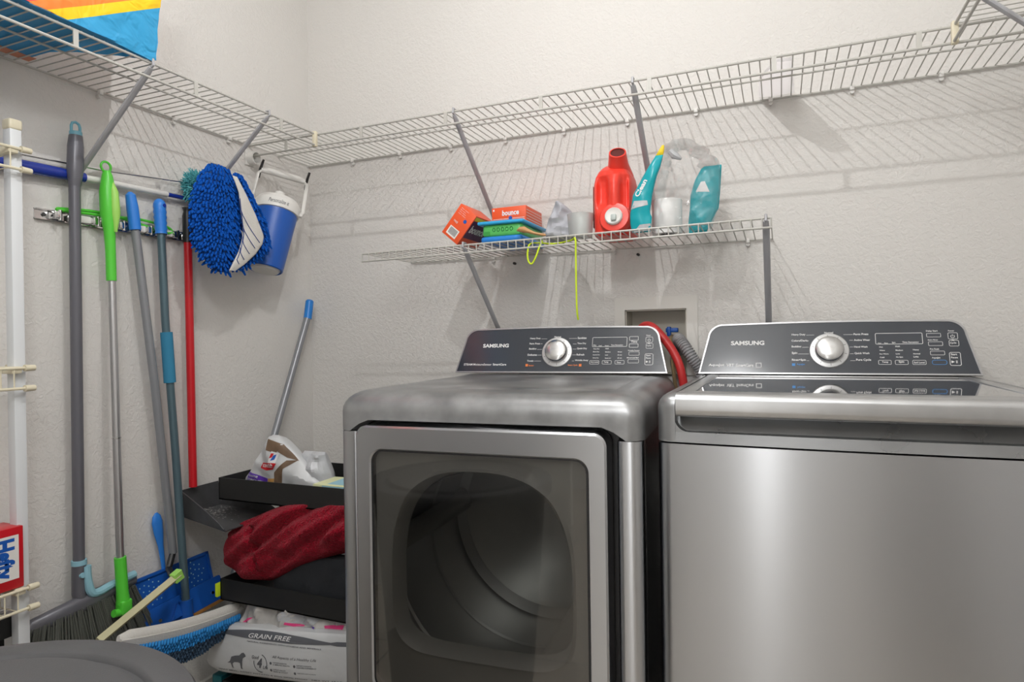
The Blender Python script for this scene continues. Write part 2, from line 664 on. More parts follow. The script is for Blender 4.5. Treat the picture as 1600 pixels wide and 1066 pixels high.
M_GLOW = bpy.data.materials.new('added_glow_strip')  # unseen glowing strip and frame, added to reflect as the washer's bright streak
M_GLOW.use_nodes = True
_b = M_GLOW.node_tree.nodes['Principled BSDF']
_b.inputs['Emission Color'].default_value = (1, .99, .97, 1)
_b.inputs['Emission Strength'].default_value = 8.0
glow_ob = struct(MB().box((1.36, -4.40, .1), (1.47, -4.392, 2.2)).build('streak_glow_1', M_GLOW))
MB().box((1.33, -4.40, .07), (1.36, -4.385, 2.23)).box((1.47, -4.40, .07), (1.50, -4.385, 2.23)).box((1.36, -4.40, 2.2), (1.47, -4.385, 2.23)).box((1.36, -4.40, .07), (1.47, -4.385, .1)).build('streak_glow_frame', M_TRIM, glow_ob)

# ceiling lamps (above the frame)
for (lx, ly, lz), lab in ((LAMP_A, 'round white ceiling lamp over the dryer'), (LAMP_B, 'round white ceiling lamp near the doorway')):
    t = thing('ceiling_lamp', lab, 'lamp', (lx, ly, ZC))
    MB().lathe([(.0, 0), (.075, 0), (.08, -.006), (.07, -.02), (.0, -.022)], 32).build('lamp_base', M_WHITEP, t)
    MB().tube([(0, 0, -.02), (0, 0, lz + .075 - ZC)], .004, 8).build('lamp_cord', M_WHITEP, t)
    MB().lathe([(.0, .08 + lz - ZC), (.018, .078 + lz - ZC), (.018, .04 + lz - ZC), (.0, .04 + lz - ZC)], 16).build('bulb_socket', M_WHITEP, t)

# ------------------------------------------------------------------ laundry valve box
t = thing('valve_box', 'white recessed valve box in the back wall between the two machines', 'valve box', (1.338, 0, 1.15))
mb = MB()
frame_solid(mb, rrect(-.1275, -.12, .128, .124, .001, 1), rrect(-.095, -.12 + .0, .095, .085, .001, 1), lambda a, b: (a, -.006, b), lambda a, b: (a, .0, b))
mb.build('box_frame', M_TRIM, t)
mb = MB()
y1 = .085
mb.box((-.094, .0, -.115), (-.091, y1, .084)).box((.091, .0, -.115), (.094, y1, .084)).box((-.094, .0, .081), (.094, y1, .0845)).box((-.094, .0, -.118), (.094, y1, -.115)).box((-.094, y1, -.118), (.094, y1 + .003, .0845))
mb.build('recess_liner', mat('cream_liner', (.60, .57, .50), .5), t)
mb = MB().use(M_CHROME).tube([(.045, .075, -.05), (.045, .03, -.05), (.045, .03, .0)], .008, 10)
mb.build('valve_body', None, t)
mb = MB().rbox((.028, .015, .012), (.066, .032, .026), .003).rbox((.032, .012, .0), (.044, .034, .03), .003).build('valve_handle', M_BLUEP, t)
mb['label'] = 'blue lever valve handle'
mb = MB().tube([(-.045, .075, -.05), (-.045, .03, -.05), (-.045, .03, .0)], .008, 10).build('valve_body', M_CHROME, t)


# ------------------------------------------------------------------ wire shelves
def wire_shelf(name, label, fn, L, D, z, step, lip, tabs, braces, clips, close_lip=False, rail_r=.0032, group=None, brace_drop=.30, end_caps=(), u0=0):
    t = thing(name, label, 'shelf', fn(L / 2, 0, z), group=group)
    O = Vector(fn(L / 2, 0, z))
    f = lambda u, v, h: tuple(Vector(fn(u, v, h)) - O)
    mb = MB()
    n = int(L / step + .5)
    for i in range(n + 1):
        u = min(L - .002, i * step + .002)
        if close_lip:
            mb.tube([f(u, .008, z + .0015), f(u, D, z + .0015), f(u, D + .003, z - .001), f(u, D + .003, z - lip)], .0017, 5)
        else:
            mb.tube([f(u, .008, z + .0035), f(u, D, z + .0035)], .0017, 5)
    mb.tube([f(0, .008, z), f(L, .008, z)], rail_r, 8)
    if not close_lip:
        mb.tube([f(0, D * .56, z - .001), f(L, D * .56, z - .001)], rail_r * .85, 8)
    mb.build('shelf_deck', M_WIRE, t)
    MB().tube([f(0, D, z), f(L, D, z)], rail_r * 1.05, 8).build('front_rail', M_WIRE, t)
    MB().tube([f(0, D + .002, z - lip), f(L, D + .002, z - lip)], rail_r * 1.1, 8).build('lip_rail', M_WIRE, t)
    for u in tabs:
        m2 = MB()
        P = rrect(-.0055, 0, .0055, lip, .002, 2)
        m2.prism(P, lambda a, b: f(u + a, D + .0045, z - lip + b), lambda a, b: f(u + a, D + .0015, z - lip + b))
        m2.build('lip_bracket', M_WIRE, t)
    for u, dz in braces:
        m2 = MB()
        a = Vector(f(u, D + .0, z - lip * .3))
        c = Vector(f(u, .006, z - dz))
        m2.tube([a, a.lerp(c, .05), a.lerp(c, .95), c], [.0065, .0085, .0085, .007], 10, flat=.6)
        m2.tube([f(u, D - .012, z + .006), f(u, D + .007, z + .007), f(u, D + .008, z - .006), f(u, D - .004, z - .012)], .0035, 8)
        m2.build('support_brace', M_BRACE, t)
    for u in clips:
        m2 = MB()
        m2.rbox((-.006, -.006, -.008), (.006, .006, .006), .0025, 2, M=Matrix.Translation(f(u, .012, z - .001)))
        m2.tube([f(u, .001, z - .012), f(u, .012, z - .012)], .0055, 10)
        m2.build('wall_clip', M_WHITEP, t)
    for u in end_caps:
        m2 = MB()
        m2.rbox((-.007, -.007, -lip - .006), (.007, .007, .008), .003, 2, M=Matrix.Translation(f(u, D, z)))
        m2.build('corner_cap', M_CAP, t)
    return t


H = 1.8327
tabs = [.4672 + .3048 * i - .3048 for i in range(0, 8) if .4672 + .3048 * (i - 1) < W - .03]
wire_shelf('wire_shelf', 'long white wire shelf across the back wall near the top', lambda u, v, h: (u + .004, -v, h), W - .008, .3095, H, .0254, .0374,
           tabs, [(.80, .29), (1.338, .29)], [.21 + .2032 * i * 1.03 for i in range(11)], end_caps=())
wire_shelf('wire_shelf', 'white wire shelf along the left wall above the hanging tools', lambda u, v, h: (v, -.316 - u, h), 1.90, .293, H, .0254, .0374,
           [.16, .47, .78, 1.09, 1.4], [(.213, .25), (.597, .25), (1.3, .25)], [.09, .30, .53, .86, 1.2, 1.5], end_caps=(.003,))
wire_shelf('wire_shelf', 'white wire shelf on the right wall at the upper right corner', lambda u, v, h: (W - v, -.316 - u, h), 1.60, .293, H, .0254, .0374,
           [.22, .53, .84, 1.15], [(.17, .29), (1.0, .29)], [.10, .40, .75, 1.1], end_caps=(.003,))
# closet rod stub at the left corner, hung under the back shelf
t = thing('closet_rod', 'white round end cap and rod piece under the corner of the wire shelves', 'rod', (.14, -.29, H - .055))
# lower shelf, a little out of level
X2 = .462


def low(u, v, h):
    tilt = .011 * (v / .305) * (u / 1.219) - .004 * (1 - u / 1.219) * (v / .305) - .003 * u / 1.219
    return (X2 + u, -v, h + tilt)


lowz = 1.4315
wire_shelf('wire_shelf', 'short white wire shelf holding laundry supplies above the dryer', low, 1.219, .305, lowz, .0254, .024, [],
           [(.366, .30), (1.205, .31)], [.33, .75, 1.15], close_lip=True, rail_r=.0027)
for x, z in ((.868, 1.405), (1.288, 1.408)):
    tag(MB().tube([(x, .0, z), (x, -.012, z)], .0045, 10).build('wall_screw', M_SCREW), 'black screw head in the wall under the short shelf, ' + ('left' if x < 1 else 'right') + ' one of two', 'screw')

# rod end cap
bpy.data.objects.remove(t)
t = thing('rod_socket', 'white round socket on the left wall carrying the end of the back shelf rail', 'socket', (.0, -.308, H - .045))
mb = MB().lathe([(0, .004), (.017, .004), (.019, .034), (.022, .034), (.022, .0), (0, .0)], 28, Matrix.Rotation(PI / 2, 4, 'Y'))
mb.build('socket_cup', M_WHITEP, t)
MB().rbox((.0, -.022, -.024), (.006, .022, .030), .002).build('socket_bracket', M_WHITEP, t)


# ------------------------------------------------------------------ machines
def console(t, spec):
    """slanted control console: local frame x right, y back, z up; t = parent Empty"""
    yb, z0 = -.075, 1.043
    L = Vector((0, .045, .127)).normalized()
    N = Vector((0, -L.z, L.y))

    def S(a, c, off=0.):
        return tuple(Vector((a, yb, z0)) + L * c + N * off)
    wb, wt, hh = .3315, .306, .1455

    def outline(ins, r):
        P = []
        x0, x1 = wb - ins, wt - ins * .9
        y0, y1 = ins * .9, hh - ins
        # go around: bl, br, tr arc, tl arc
        P += [(-x0, y0), (x0, y0)]
        k = (x0 - x1) / (y1 - y0)
        n = 8
        for i in range(n + 1):
            a = i / n * (PI / 2 - .15) + .05
            P.append((x1 + .0 + k * r * .3 - r + r * math.cos(a), y1 - r + r * math.sin(a)))
        # slight crown on the top edge
        for i in range(1, 8):
            q = i / 8
            P.append(((x1 - r) * (1 - 2 * q), y1 + .004 * math.sin(PI * q)))
        for i in range(n, -1, -1):
            a = i / n * (PI / 2 - .15) + .05
            P.append((-(x1 + k * r * .3 - r + r * math.cos(a)), y1 - r + r * math.sin(a)))
        return P
    o1, o2 = outline(0, .040), outline(.0045, .037)
    mb = MB()
    # body: front outline to back plane
    mb.prism(o1, lambda a, c: S(a, c, 0), lambda a, c: (a * .985, -.012 + 0 * c, z0 + c * L.z))
    mb.build('console_housing', M_COVER, t)
    mb = MB()
    frame_solid(mb, o1, o2, lambda a, c: S(a, c, .004), lambda a, c: S(a, c, -.0005))
    mb.build('console_trim', M_SILV, t)
    mb = MB()
    mb.prism(o2, lambda a, c: S(a, c, .0022), lambda a, c: S(a, c, .0001))
    pn = mb.build('control_panel', M_PANEL, t)
    lt = MB()
    fn = lambda a, c: S(a, c, .0026)

    def bar(x0, y0, x1, y1, w=.0006):
        d = Vector((x1 - x0, y1 - y0, 0))
        n = Vector((-d.y, d.x, 0)).normalized() * w
        lt.add([fn(x0 + n.x, y0 + n.y), fn(x1 + n.x, y1 + n.y), fn(x1 - n.x, y1 - n.y), fn(x0 - n.x, y0 - n.y)], [(0, 3, 2, 1)])

    def rect(x0, y0, x1, y1, w=.0010, r=.0022):
        ring_face(lt, rrect(x0, y0, x1, y1, r, 3), rrect(x0 + w, y0 + w, x1 - w, y1 - w, max(.0004, r - w), 3), fn)
    lt.use(M_PRINT)
    put_text(lt, 'SAMSUNG', fn, -.246, .083, .087, .0125, bold=.035)
    for s_, x0, y0, wd, h_, bd in spec['texts']:
        put_text(lt, s_, fn, x0, y0, wd, h_, bold=bd)
    # cycle labels around the dial
    cx, cy = 0, .066
    for s_, x0, y0, right in spec['cycles']:
        wd = .0034 * len(s_)
        if right:
            put_text(lt, s_, fn, x0, y0, wd, None, bold=.02)
            bar(cx + .0485 * (1 if abs(y0 - cy) < .035 else .72), y0 + .002, x0 - .002, y0 + .002, .0004)
        else:
            put_text(lt, s_, fn, x0, y0, wd, None, bold=.02)
            bar(x0 + wd + .002, y0 + .002, cx - .0485 * (1 if abs(y0 - cy) < .035 else .72), y0 + .002, .0004)
    for r_ in spec['rects']:
        rect(*r_)
    for s_, x0, y0, wd in spec['small']:
        put_text(lt, s_, fn, x0, y0, wd, None, bold=.02)
    # power mark
    lt.add([fn(.277 + .0045 * math.cos(a) * q, .1015 + .0045 * math.sin(a) * q) for q in (1, .75) for a in [PI * .7 + 2 * PI * .8 * i / 14 for i in range(15)]],
           [(i, i + 1, 15 + i + 1, 15 + i) for i in range(14)])
    bar(.277, .1015, .277, .107, .0005)
    for k in range(2):
        bar(.2795 + .002 * k + .0, .0315, .2795 + .002 * k, .0385, .0005)
    lt.add([fn(.2695, .0315), fn(.2765, .035), fn(.2695, .0385)], [(0, 1, 2)])
    lt.use(spec['acc'])
    for s_, x0, y0, wd in spec['coloured']:
        put_text(lt, s_, fn, x0, y0, wd, None, bold=.02)
    for q in spec['crects']:
        rect(*q)
    for q in spec['chips']:
        lt.add([fn(q[0], q[1]), fn(q[2], q[1]), fn(q[2], q[3]), fn(q[0], q[3])], [(0, 1, 2, 3)])
    lt.build('panel_lettering', None, pn)
    # dial
    Md = Matrix.Translation(S(0, .066, .002)) @ Matrix((Vector((1, 0, 0)), L, N)).transposed().to_4x4()
    ring_m = mat('pale_silver_ring', (.55, .55, .55), .35, .5)
    mk = MB().use(ring_m)
    mk.lathe([(.0, .0), (.0475, 0), (.0475, .002), (.046, .0035), (.036, .005), (0, .005)], 56, Md)
    mk.use(M_BLACKP)
    for i in range(10):
        a = math.radians(20 + i * 36 - 70)
        c_, s_ = math.cos(a), math.sin(a)
        mk.add([Md @ Vector((c_ * r1 - s_ * q, s_ * r1 + c_ * q, .0052 if r1 < .04 else .0042)) for r1, q in ((.037, .0005), (.0425, .0005), (.0425, -.0005), (.037, -.0005))], [(0, 1, 2, 3)])
    mk.build('dial_ring', None, t)
    mb = MB().lathe([(.035, .004), (.0345, .018), (.0325, .0235), (.028, .026), (.014, .0275), (0, .028)], 56, Md)
    mb.build('dial_knob', M_CHROMEB, t)


M_CHROMEB = mat('satin_chrome', (.62, .62, .62), .22, 1.)

CYC_W = [('Heavy Duty', -.090, .108, 0), ('Colors/Darks', -.0905, .092, 0), ('Bedding', -.0905, .0735, 0), ('Spin', -.0905, .055, 0), ('Rinse+Spin', -.0905, .036, 0),
         ('Perm Press', .059, .108, 1), ('Active Wear', .059, .092, 1), ('Hand Wash', .059, .0735, 1), ('Quick Wash', .059, .055, 1), ('Pure Cycle', .062, .036, 1)]
CYC_D = [('Heavy Duty', -.090, .108, 0), ('Perm Press', -.0905, .092, 0), ('Bedding', -.0905, .0735, 0), ('Delicates', -.0935, .055, 0), ('Towels', -.0935, .036, 0),
         ('Sanitize', .062, .108, 1), ('Time Dry', .062, .090, 1), ('Quick Dry', .062, .0735, 1), ('Refresh', .062, .055, 1), ('Wrinkle Away', .058, .036, 1)]
COMMON_R = [(.108, .082, .213, .1125, .0012, .003)]
BTN = [(.112, .0275, .141, .0395), (.149, .0275, .178, .0395), (.187, .0275, .2165, .0395)]
WSPEC = dict(
    texts=[('AquaJet', -.305, .0205, .042, .0085, .02), ('VRT', -.257, .0205, .020, .0085, .02), ('SmartCare', -.232, .0205, .045, .0085, .02)],
    cycles=CYC_W, small=[('Normal', -.010, .1135, .021), ('Time Remaining', .168, .084, .036), ('Wash', .113, .084, .008), ('Rinse', .128, .084, .008), ('Spin', .145, .084, .008),
                         ('Hot', .116, .073, .008), ('Warm', .116, .064, .012), ('Eco Warm', .116, .0545, .020), ('Cold', .116, .045, .010),
                         ('High', .152, .073, .010), ('Medium', .152, .064, .016), ('Low', .152, .0545, .009), ('No Spin', .152, .045, .015),
                         ('Heavy', .190, .064, .013), ('Normal', .190, .0545, .015), ('Light', .190, .045, .011),
                         ('Temp', .120, .031, .014), ('Spin', .157, .031, .012), ('Soil Level', .190, .031, .023),
                         ('Delay Start', .2215, .1135, .025), ('Extra Rinse', .224, .091, .021), ('Pre Soak', .2265, .0665, .020), ('AquaJet', .229, .0425, .018),
                         ('Power', .2685, .1145, .013), ('My', .2745, .0885, .006), ('Cycle', .2705, .081, .013), ('Start', .2695, .052, .013), ('Pause', .2695, .044, .014)],
    rects=COMMON_R + [(*q, .0009, .0025) for q in BTN] + [(.2215, .100, .2525, .1105, .0009, .002), (.224, .077, .255, .088, .0009, .002), (.2265, .0525, .2575, .0635, .0009, .002),
                      (.267, .094, .288, .1115, .001, .003), (.268, .0755, .289, .0915, .001, .003), (.266, .025, .290, .060, .0012, .004)] +
    [(-.181, .0185, -.1665, .0315, .0015, .001)],
    acc=M_PRBLUE, coloured=[('AquaJet', -.079, .0245, .020)], crects=[(.2285, .0275, .2605, .040, .0012, .005)], chips=[(-.0905, .0235, -.0825, .0305)])
DSPEC = dict(
    texts=[('STEAM', -.305, .0235, .030, .0070, .02), ('MoistureSensor', -.272, .0235, .062, .0070, .01), ('SmartCare', -.206, .0235, .045, .0070, .03)],
    cycles=CYC_D, small=[('Normal', -.012, .1135, .021), ('Time Remaining', .165, .084, .036), ('Dry', .112, .084, .009), ('Cool', .128, .084, .009), ('Sensor', .147, .084, .012),
                         ('Very Dry', .112, .073, .019), ('More Dry', .112, .064, .019), ('Normal Dry', .112, .0545, .021), ('Damp Dry', .112, .045, .018),
                         ('High', .149, .073, .010), ('Medium', .149, .064, .016), ('Low', .149, .0545, .009), ('Extra Low', .149, .045, .018),
                         ('40 min', .186, .064, .013), ('30 min', .186, .0545, .013), ('20 min', .186, .045, .013),
                         ('Dry Level', .107, .031, .022), ('Temp', .146, .031, .014), ('Time', .184, .031, .013),
                         ('Wrinkle Prevent', .216, .068, .034), ('Mixed Load Bell', .214, .0455, .034),
                         ('Power', .2685, .1145, .013), ('My', .2745, .0885, .006), ('Cycle', .2705, .081, .013), ('Start', .2695, .052, .013), ('Pause', .2695, .044, .014), ('Time', .2245, .094, .018)],
    rects=COMMON_R + [(.103, .0275, .132, .0395, .0009, .0025), (.141, .0275, .169, .0395, .0009, .0025), (.179, .0275, .207, .0395, .0009, .0025),
                      (.219, .101, .246, .114, .0012, .002), (.219, .079, .246, .091, .0012, .002), (.219, .0545, .250, .066, .0009, .0025), (.217, .031, .249, .043, .0009, .0025),
                      (.267, .094, .288, .1115, .001, .003), (.268, .0755, .289, .0915, .001, .003), (.266, .025, .290, .060, .0012, .004)],
    acc=M_PRORA, coloured=[('Sensor', -.087, .0215, .017), ('Steam Cycle', .037, .0215, .030)], crects=[], chips=[(-.0975, .0205, -.0895, .0285), (.071, .0205, .079, .0285)])


def door_reveal(o, i):
    return rrect(*o), rrect(*i)


# ---- dryer
dr = thing('clothes_dryer', 'graphite steel front-load dryer with a glass door, left of the two machines', 'dryer', (1.062, -.10, 0), math.radians(3.5))
YD = -.70
mb = MB()
mb.box((-.343, YD + .046, .03), (-.338, 0, .95)).box((.338, YD + .046, .03), (.343, 0, .95)).box((-.338, -.005, .03), (.338, 0, .95))
mb.box((-.338, YD + .046, .03), (.338, -.005, .035)).box((-.338, YD + .046, .945), (.338, -.005, .95))
for x in (-.29, .29):
    for y in (-.60, -.06):
        mb.tube([(x, y, 0), (x, y, .03)], .02, 12)
mb.build('cabinet', M_DARKM, dr)
# side sheets in dark metal, front columns in brushed steel
for sgn in (-1, 1):
    mb = MB()
    x0, x1 = (.293, .343)
    P = rrect(x0, 0, x1, .045, [.001, .001, .022, .012], 6)
    # plan outline (x, depth toward viewer), extruded in z
    mb.prism([(sgn * a, -b) for a, b in P], lambda a, c: (a, YD + .045 + c, .10), lambda a, c: (a, YD + .045 + c, .945))
    mb.build('front_column', M_STEEL, dr)
# top cover: one moulded shell whose skirt is cut up over the door
def plan_ring(ins, r=.034, n=9, k=26):
    x0, y0, y1 = .346 - ins, YD - .004 + ins, -.005
    r = max(.004, r - ins * .2)
    P = []
    for i in range(k + 1):
        q = -1 + 2 * i / k
        P.append((q * (x0 - r), y0))
    for i in range(1, n + 1):
        a = PI / 2 * i / n
        P.append((x0 - r + r * math.sin(a), y0 + r - r * math.cos(a)))
    P += [(x0, -.3), (x0, y1), (-x0, y1), (-x0, -.3)]
    for i in range(n, 0, -1):
        a = PI / 2 * i / n
        P.append((-(x0 - r + r * math.sin(a)), y0 + r - r * math.cos(a)))
    return P


def skirt_z(x, y):
    if y > YD + .05 or abs(x) > .293:
        return .9465
    q = (.293 - abs(x)) / .022
    if q >= 1:
        return .972
    return .9465 + .0255 * math.sqrt(max(0, 1 - (1 - q) ** 2))


rings = []
P0 = plan_ring(0)
rings.append([(x * .96, min(y + .03, -.005), skirt_z(x, y)) for x, y in P0])
rings.append([(x, y, skirt_z(x, y)) for x, y in P0])
rings.append([(x, y, max(.978, skirt_z(x, y))) for x, y in P0])
rings.append([(x, y, .990) for x, y in P0])
for i in range(1, 8):
    a = PI / 2 * i / 7
    rings.append([(x, y, .990 + .046 * math.sin(a)) for x, y in plan_ring(.052 * (1 - math.cos(a)))])
vs, fs = [], []
n = len(P0)
for r_ in rings:
    vs += r_
for k in range(len(rings) - 1):
    for i in range(n):
        j = (i + 1) % n
        fs.append((k * n + i, k * n + j, (k + 1) * n + j, (k + 1) * n + i))
fs.append(tuple((len(rings) - 1) * n + i for i in range(n)))
MB().add(vs, fs).build('top_cover', M_DUST, dr, angle=50)
mb = MB()
PL = rrect(-.27, YD + .10, .27, -.085, [.05, .05, .01, .01], 8)
PL2 = rrect(-.264, YD + .106, .264, -.085, [.046, .046, .01, .01], 8)
n = len(PL)
mb.add([(a, c, 1.0355) for a, c in PL] + [(a, c, 1.0385) for a, c in PL2], [(i, (i + 1) % n, n + (i + 1) % n, n + i) for i in range(n)] + [tuple(range(n, 2 * n))])
mb.build('cover_plateau', M_DUST, dr, angle=60)
console(dr, DSPEC)
# recess behind the door
RO, RI = [], []
for i in range(48):
    a = 2 * PI * (i + .5) / 48
    ca, sa = math.cos(a), math.sin(a)
    k = min(.292 / max(1e-6, abs(ca)), (.343 if sa > 0 else .50) / max(1e-6, abs(sa)))
    RO.append((k * ca, .628 + k * sa))
    RI.append((.235 * ca, .628 + .235 * sa))
mb = MB()
frame_solid(mb, RO, RI, lambda a, c: (a, YD + .036, c), lambda a, c: (a, YD + .044, c))
mb.build('door_recess', M_DARKM, dr)
# door : frame, glass, inner moulding
DW, DT, DB = .279, .9635, .33
wx, wt_, wb_ = .2415, .9115, .385
yf = YD - .034
mb = MB()
OUT = rrect(-DW, DB, DW, DT, .026, 8)
OUT2 = rrect(-DW + .004, DB + .004, DW - .004, DT - .004, .024, 8)
INN = rrect(-wx, wb_, wx, wt_, .028, 8)
INN2 = rrect(-wx - .003, wb_ - .003, wx + .003, wt_ + .003, .03, 8)
n = len(OUT)
rings = [(OUT, YD + .03), (OUT, yf + .004), (OUT2, yf), (INN2, yf), (INN, yf + .004), (INN, yf + .018)]
vs = []
for poly, y in rings:
    vs += [(a, y, c) for a, c in poly]
fs = []
for k in range(len(rings) - 1):
    for i in range(n):
        j = (i + 1) % n
        fs.append((k * n + i, k * n + j, (k + 1) * n + j, (k + 1) * n + i))
mb.add(vs, fs)
door = mb.build('dryer_door', M_STEEL, dr, angle=25)
mb = MB()
frame_solid(mb, INN, rrect(-wx + .0035, wb_ + .0035, wx - .0035, wt_ - .0035, .0245, 8), lambda a, c: (a, yf + .0045, c), lambda a, c: (a, yf + .018, c))
mb.build('window_gasket', M_BLACKP, door)
G = rrect(-wx, wb_, wx, wt_, .028, 8)
mb = MB()
mb.prism(G, lambda a, c: (a, yf + .0055, c), lambda a, c: (a, yf + .0075, c))
mb.build('door_glass', M_GLASS, door)
# inner moulding of the door: a flat surround with a rounded D-shaped opening, then a deep bowl
Gd = []
for i in range(len(G)):
    p, q = G[i], G[(i + 1) % len(G)]
    k = max(1, int(math.hypot(q[0] - p[0], q[1] - p[1]) / .012))
    Gd += [(p[0] + (q[0] - p[0]) * j / k, p[1] + (q[1] - p[1]) * j / k) for j in range(k)]
G = Gd
HO = []
NS = len(G)
cxo, czo = .004, .635
for i in range(NS):
    gx, gz = G[i]
    a = math.atan2(gz - czo, gx - cxo)
    ca, sa = math.cos(a), math.sin(a)
    ax_, bz = (.200, .235) if sa > 0 else (.200, .155)
    ex = 2.6 if sa > 0 else 5
    r_ = (abs(ca / ax_) ** ex + abs(sa / bz) ** ex) ** (-1 / ex)
    HO.append((cxo + r_ * ca, czo + r_ * sa))
rings = [(G, yf + .020), ([(g[0] + (h[0] - g[0]) * .82, g[1] + (h[1] - g[1]) * .82) for g, h in zip(G, HO)], yf + .022),
         ([(g[0] + (h[0] - g[0]) * .93, g[1] + (h[1] - g[1]) * .93) for g, h in zip(G, HO)], yf + .014), (HO, yf + .022),
         ([(h[0] * .97 + cxo * .03, h[1] * .97 + czo * .03) for h in HO], yf + .062)]
vs, fs = [], []
for poly, y in rings:
    vs += [(a, y, c) for a, c in poly]
for k in range(len(rings) - 1):
    for i in range(NS):
        j = (i + 1) % NS
        fs.append((k * NS + i, k * NS + j, (k + 1) * NS + j, (k + 1) * NS + i))
MB().add(vs, fs).build('door_moulding', M_GREYP, door, angle=50)
# drum seen through the door: cylinder wall, back and baffles

My = Matrix.Translation((0, YD + .06, .628)) @ Matrix.Rotation(-PI / 2, 4, 'X')
mb = MB().lathe([(.235, -.02), (.245, 0), (.292, .02), (.295, .10), (.290, .105), (.295, .11), (.295, .30), (.290, .305), (.295, .31), (.295, .48), (.27, .50)], 64, My)
mb.v = mb.v
o = MB()
o.v, o.f, o.m = mb.v, [f for f in mb.f if len(f) == 4], [0] * len([f for f in mb.f if len(f) == 4])
drum = o.build('drum', M_DRUM, dr)
MB().lathe([(0, .495), (.27, .50), (.272, .503), (0, .505)], 48, My).build('drum_back', M_DRUM, drum)
for k in range(3):
    a = 2 * PI * k / 3 + .9
    mb = MB()
    c_, s_ = math.cos(a), math.sin(a)
    mb.tube([(c_ * .285, YD + .09, .628 + s_ * .285), (c_ * .262, YD + .12, .628 + s_ * .262), (c_ * .262, YD + .50, .628 + s_ * .262), (c_ * .285, YD + .54, .628 + s_ * .285)], .028, 12)
    mb.build('drum_baffle', M_GREYP, drum)

# ---- washer
wa = thing('washing_machine', 'graphite steel top-load washer with a dark glass lid, right of the two machines', 'washing machine', (1.815, -.08, 0))
YW = -.68
mb = MB()
mb.box((-.343, YW + .03, .03), (.343, 0, .944))
for x in (-.29, .29):
    for y in (-.60, -.06):
        mb.tube([(x, y, 0), (x, y, .03)], .02, 12)
mb.build('cabinet', M_DARKM, wa)
# slightly bowed front panel with soft vertical edges
P = []
nn = 24
for i in range(nn + 1):
    q = -1 + 2 * i / nn
    P.append((q * .3165, YW - .010 * (1 - abs(q) ** 2.5)))
arcR = [(.3165 + .027 * math.sin(a), YW + .027 - .027 * math.cos(a) + .0) for a in [PI / 2 * i / 8 for i in range(1, 9)]]
arcL = [(-x, y) for x, y in reversed(arcR)]
plan = arcL + P + arcR
plan = plan + [(.3435, YW + .05), (-.3435, YW + .05)]
mb = MB()
mb.prism(plan, lambda a, c: (a, c, .10), lambda a, c: (a, c, .943))
mb.build('front_panel', M_STEEL, wa, angle=30)
# top: lower rim all round, cheeks at the sides, rear deck
mb = MB()
mb.prism([(a, c - .001) for a, c in plan[:-2]] + [(.3435, -.005), (-.3435, -.005)], lambda a, c: (a, c, .9465), lambda a, c: (a, c + (.004 if c < YW + .02 else 0), .966))
mb.build('top_rim', M_COVER, wa)
for sgn in (-1, 1):
    mb = MB()
    lo_ = (.308, YW - .001, .9466) if sgn > 0 else (-.344, YW - .001, .9466)
    hi_ = (.344, -.005, 1.040) if sgn > 0 else (-.308, -.005, 1.040)
    mb.rbox(lo_, hi_, .029, 7, sel=lambda a, c: (a.z > 1.03 and c.z > 1.03 and (abs(a.x) > .33 and abs(c.x) > .33 or (a.y < -.6 and c.y < -.6))) or (abs(a.x) > .33 and abs(c.x) > .33 and a.y < -.6 and c.y < -.6))
    arc_ = [(.309, .966), (.283, .966)] + [(.283 + .026 * math.sin(q), .992 - .026 * math.cos(q)) for q in [PI / 2 * i / 6 for i in range(7)]] 
    mb.prism([(sgn * a, c) for a, c in arc_], lambda a, c: (a, YW + .002, c), lambda a, c: (a, YW + .04, c))
    mb.build('top_cheek', M_COVER, wa)
MB().box((-.308, -.085, .966), (.308, -.005, 1.040)).build('rear_deck', M_COVER, wa)
MB().prism([(YW + .018, .960), (-.08, .960), (-.08, .998), (YW + .042, .998)], lambda a, c: (-.309, a, c), lambda a, c: (.309, a, c)).build('lid_well', M_COVER, wa)
mb = MB()
mb.rbox((-.304, YW - .020, .9965), (.304, YW + .045, 1.0415), .014, 5, sel=lambda a, c: abs(a.x - c.x) > .1 and a.y < YW)
mb.rbox((-.304, YW + .042, 1.004), (-.275, -.088, 1.0415), .003, 2)
mb.rbox((.275, YW + .042, 1.004), (.304, -.088, 1.0415), .003, 2)
mb.rbox((-.276, -.100, 1.004), (.276, -.088, 1.0415), .002, 2)
lid = mb.build('washer_lid', mat('satin_lid_frame', (.50, .505, .51), .28, .85, var=.25, vscale=14), wa)
MB().box((-.276, YW + .040, 1.030), (.276, -.099, 1.0395)).build('lid_glass', M_LIDG, lid)
console(wa, WSPEC)

# ---- hoses between the machines
def spline(pts, n=8):
    pts = [Vector(p) for p in pts]
    out = []
    P = [pts[0] * 2 - pts[1]] + pts + [pts[-1] * 2 - pts[-2]]
    for i in range(1, len(P) - 2):
        for k in range(n):
            t_ = k / n
            a, b_, c_, d = P[i - 1], P[i], P[i + 1], P[i + 2]
            out.append(.5 * ((2 * b_) + (-a + c_) * t_ + (2 * a - 5 * b_ + 4 * c_ - d) * t_ ** 2 + (-a + 3 * b_ - 3 * c_ + d) * t_ ** 3))
    out.append(pts[-1])
    return out


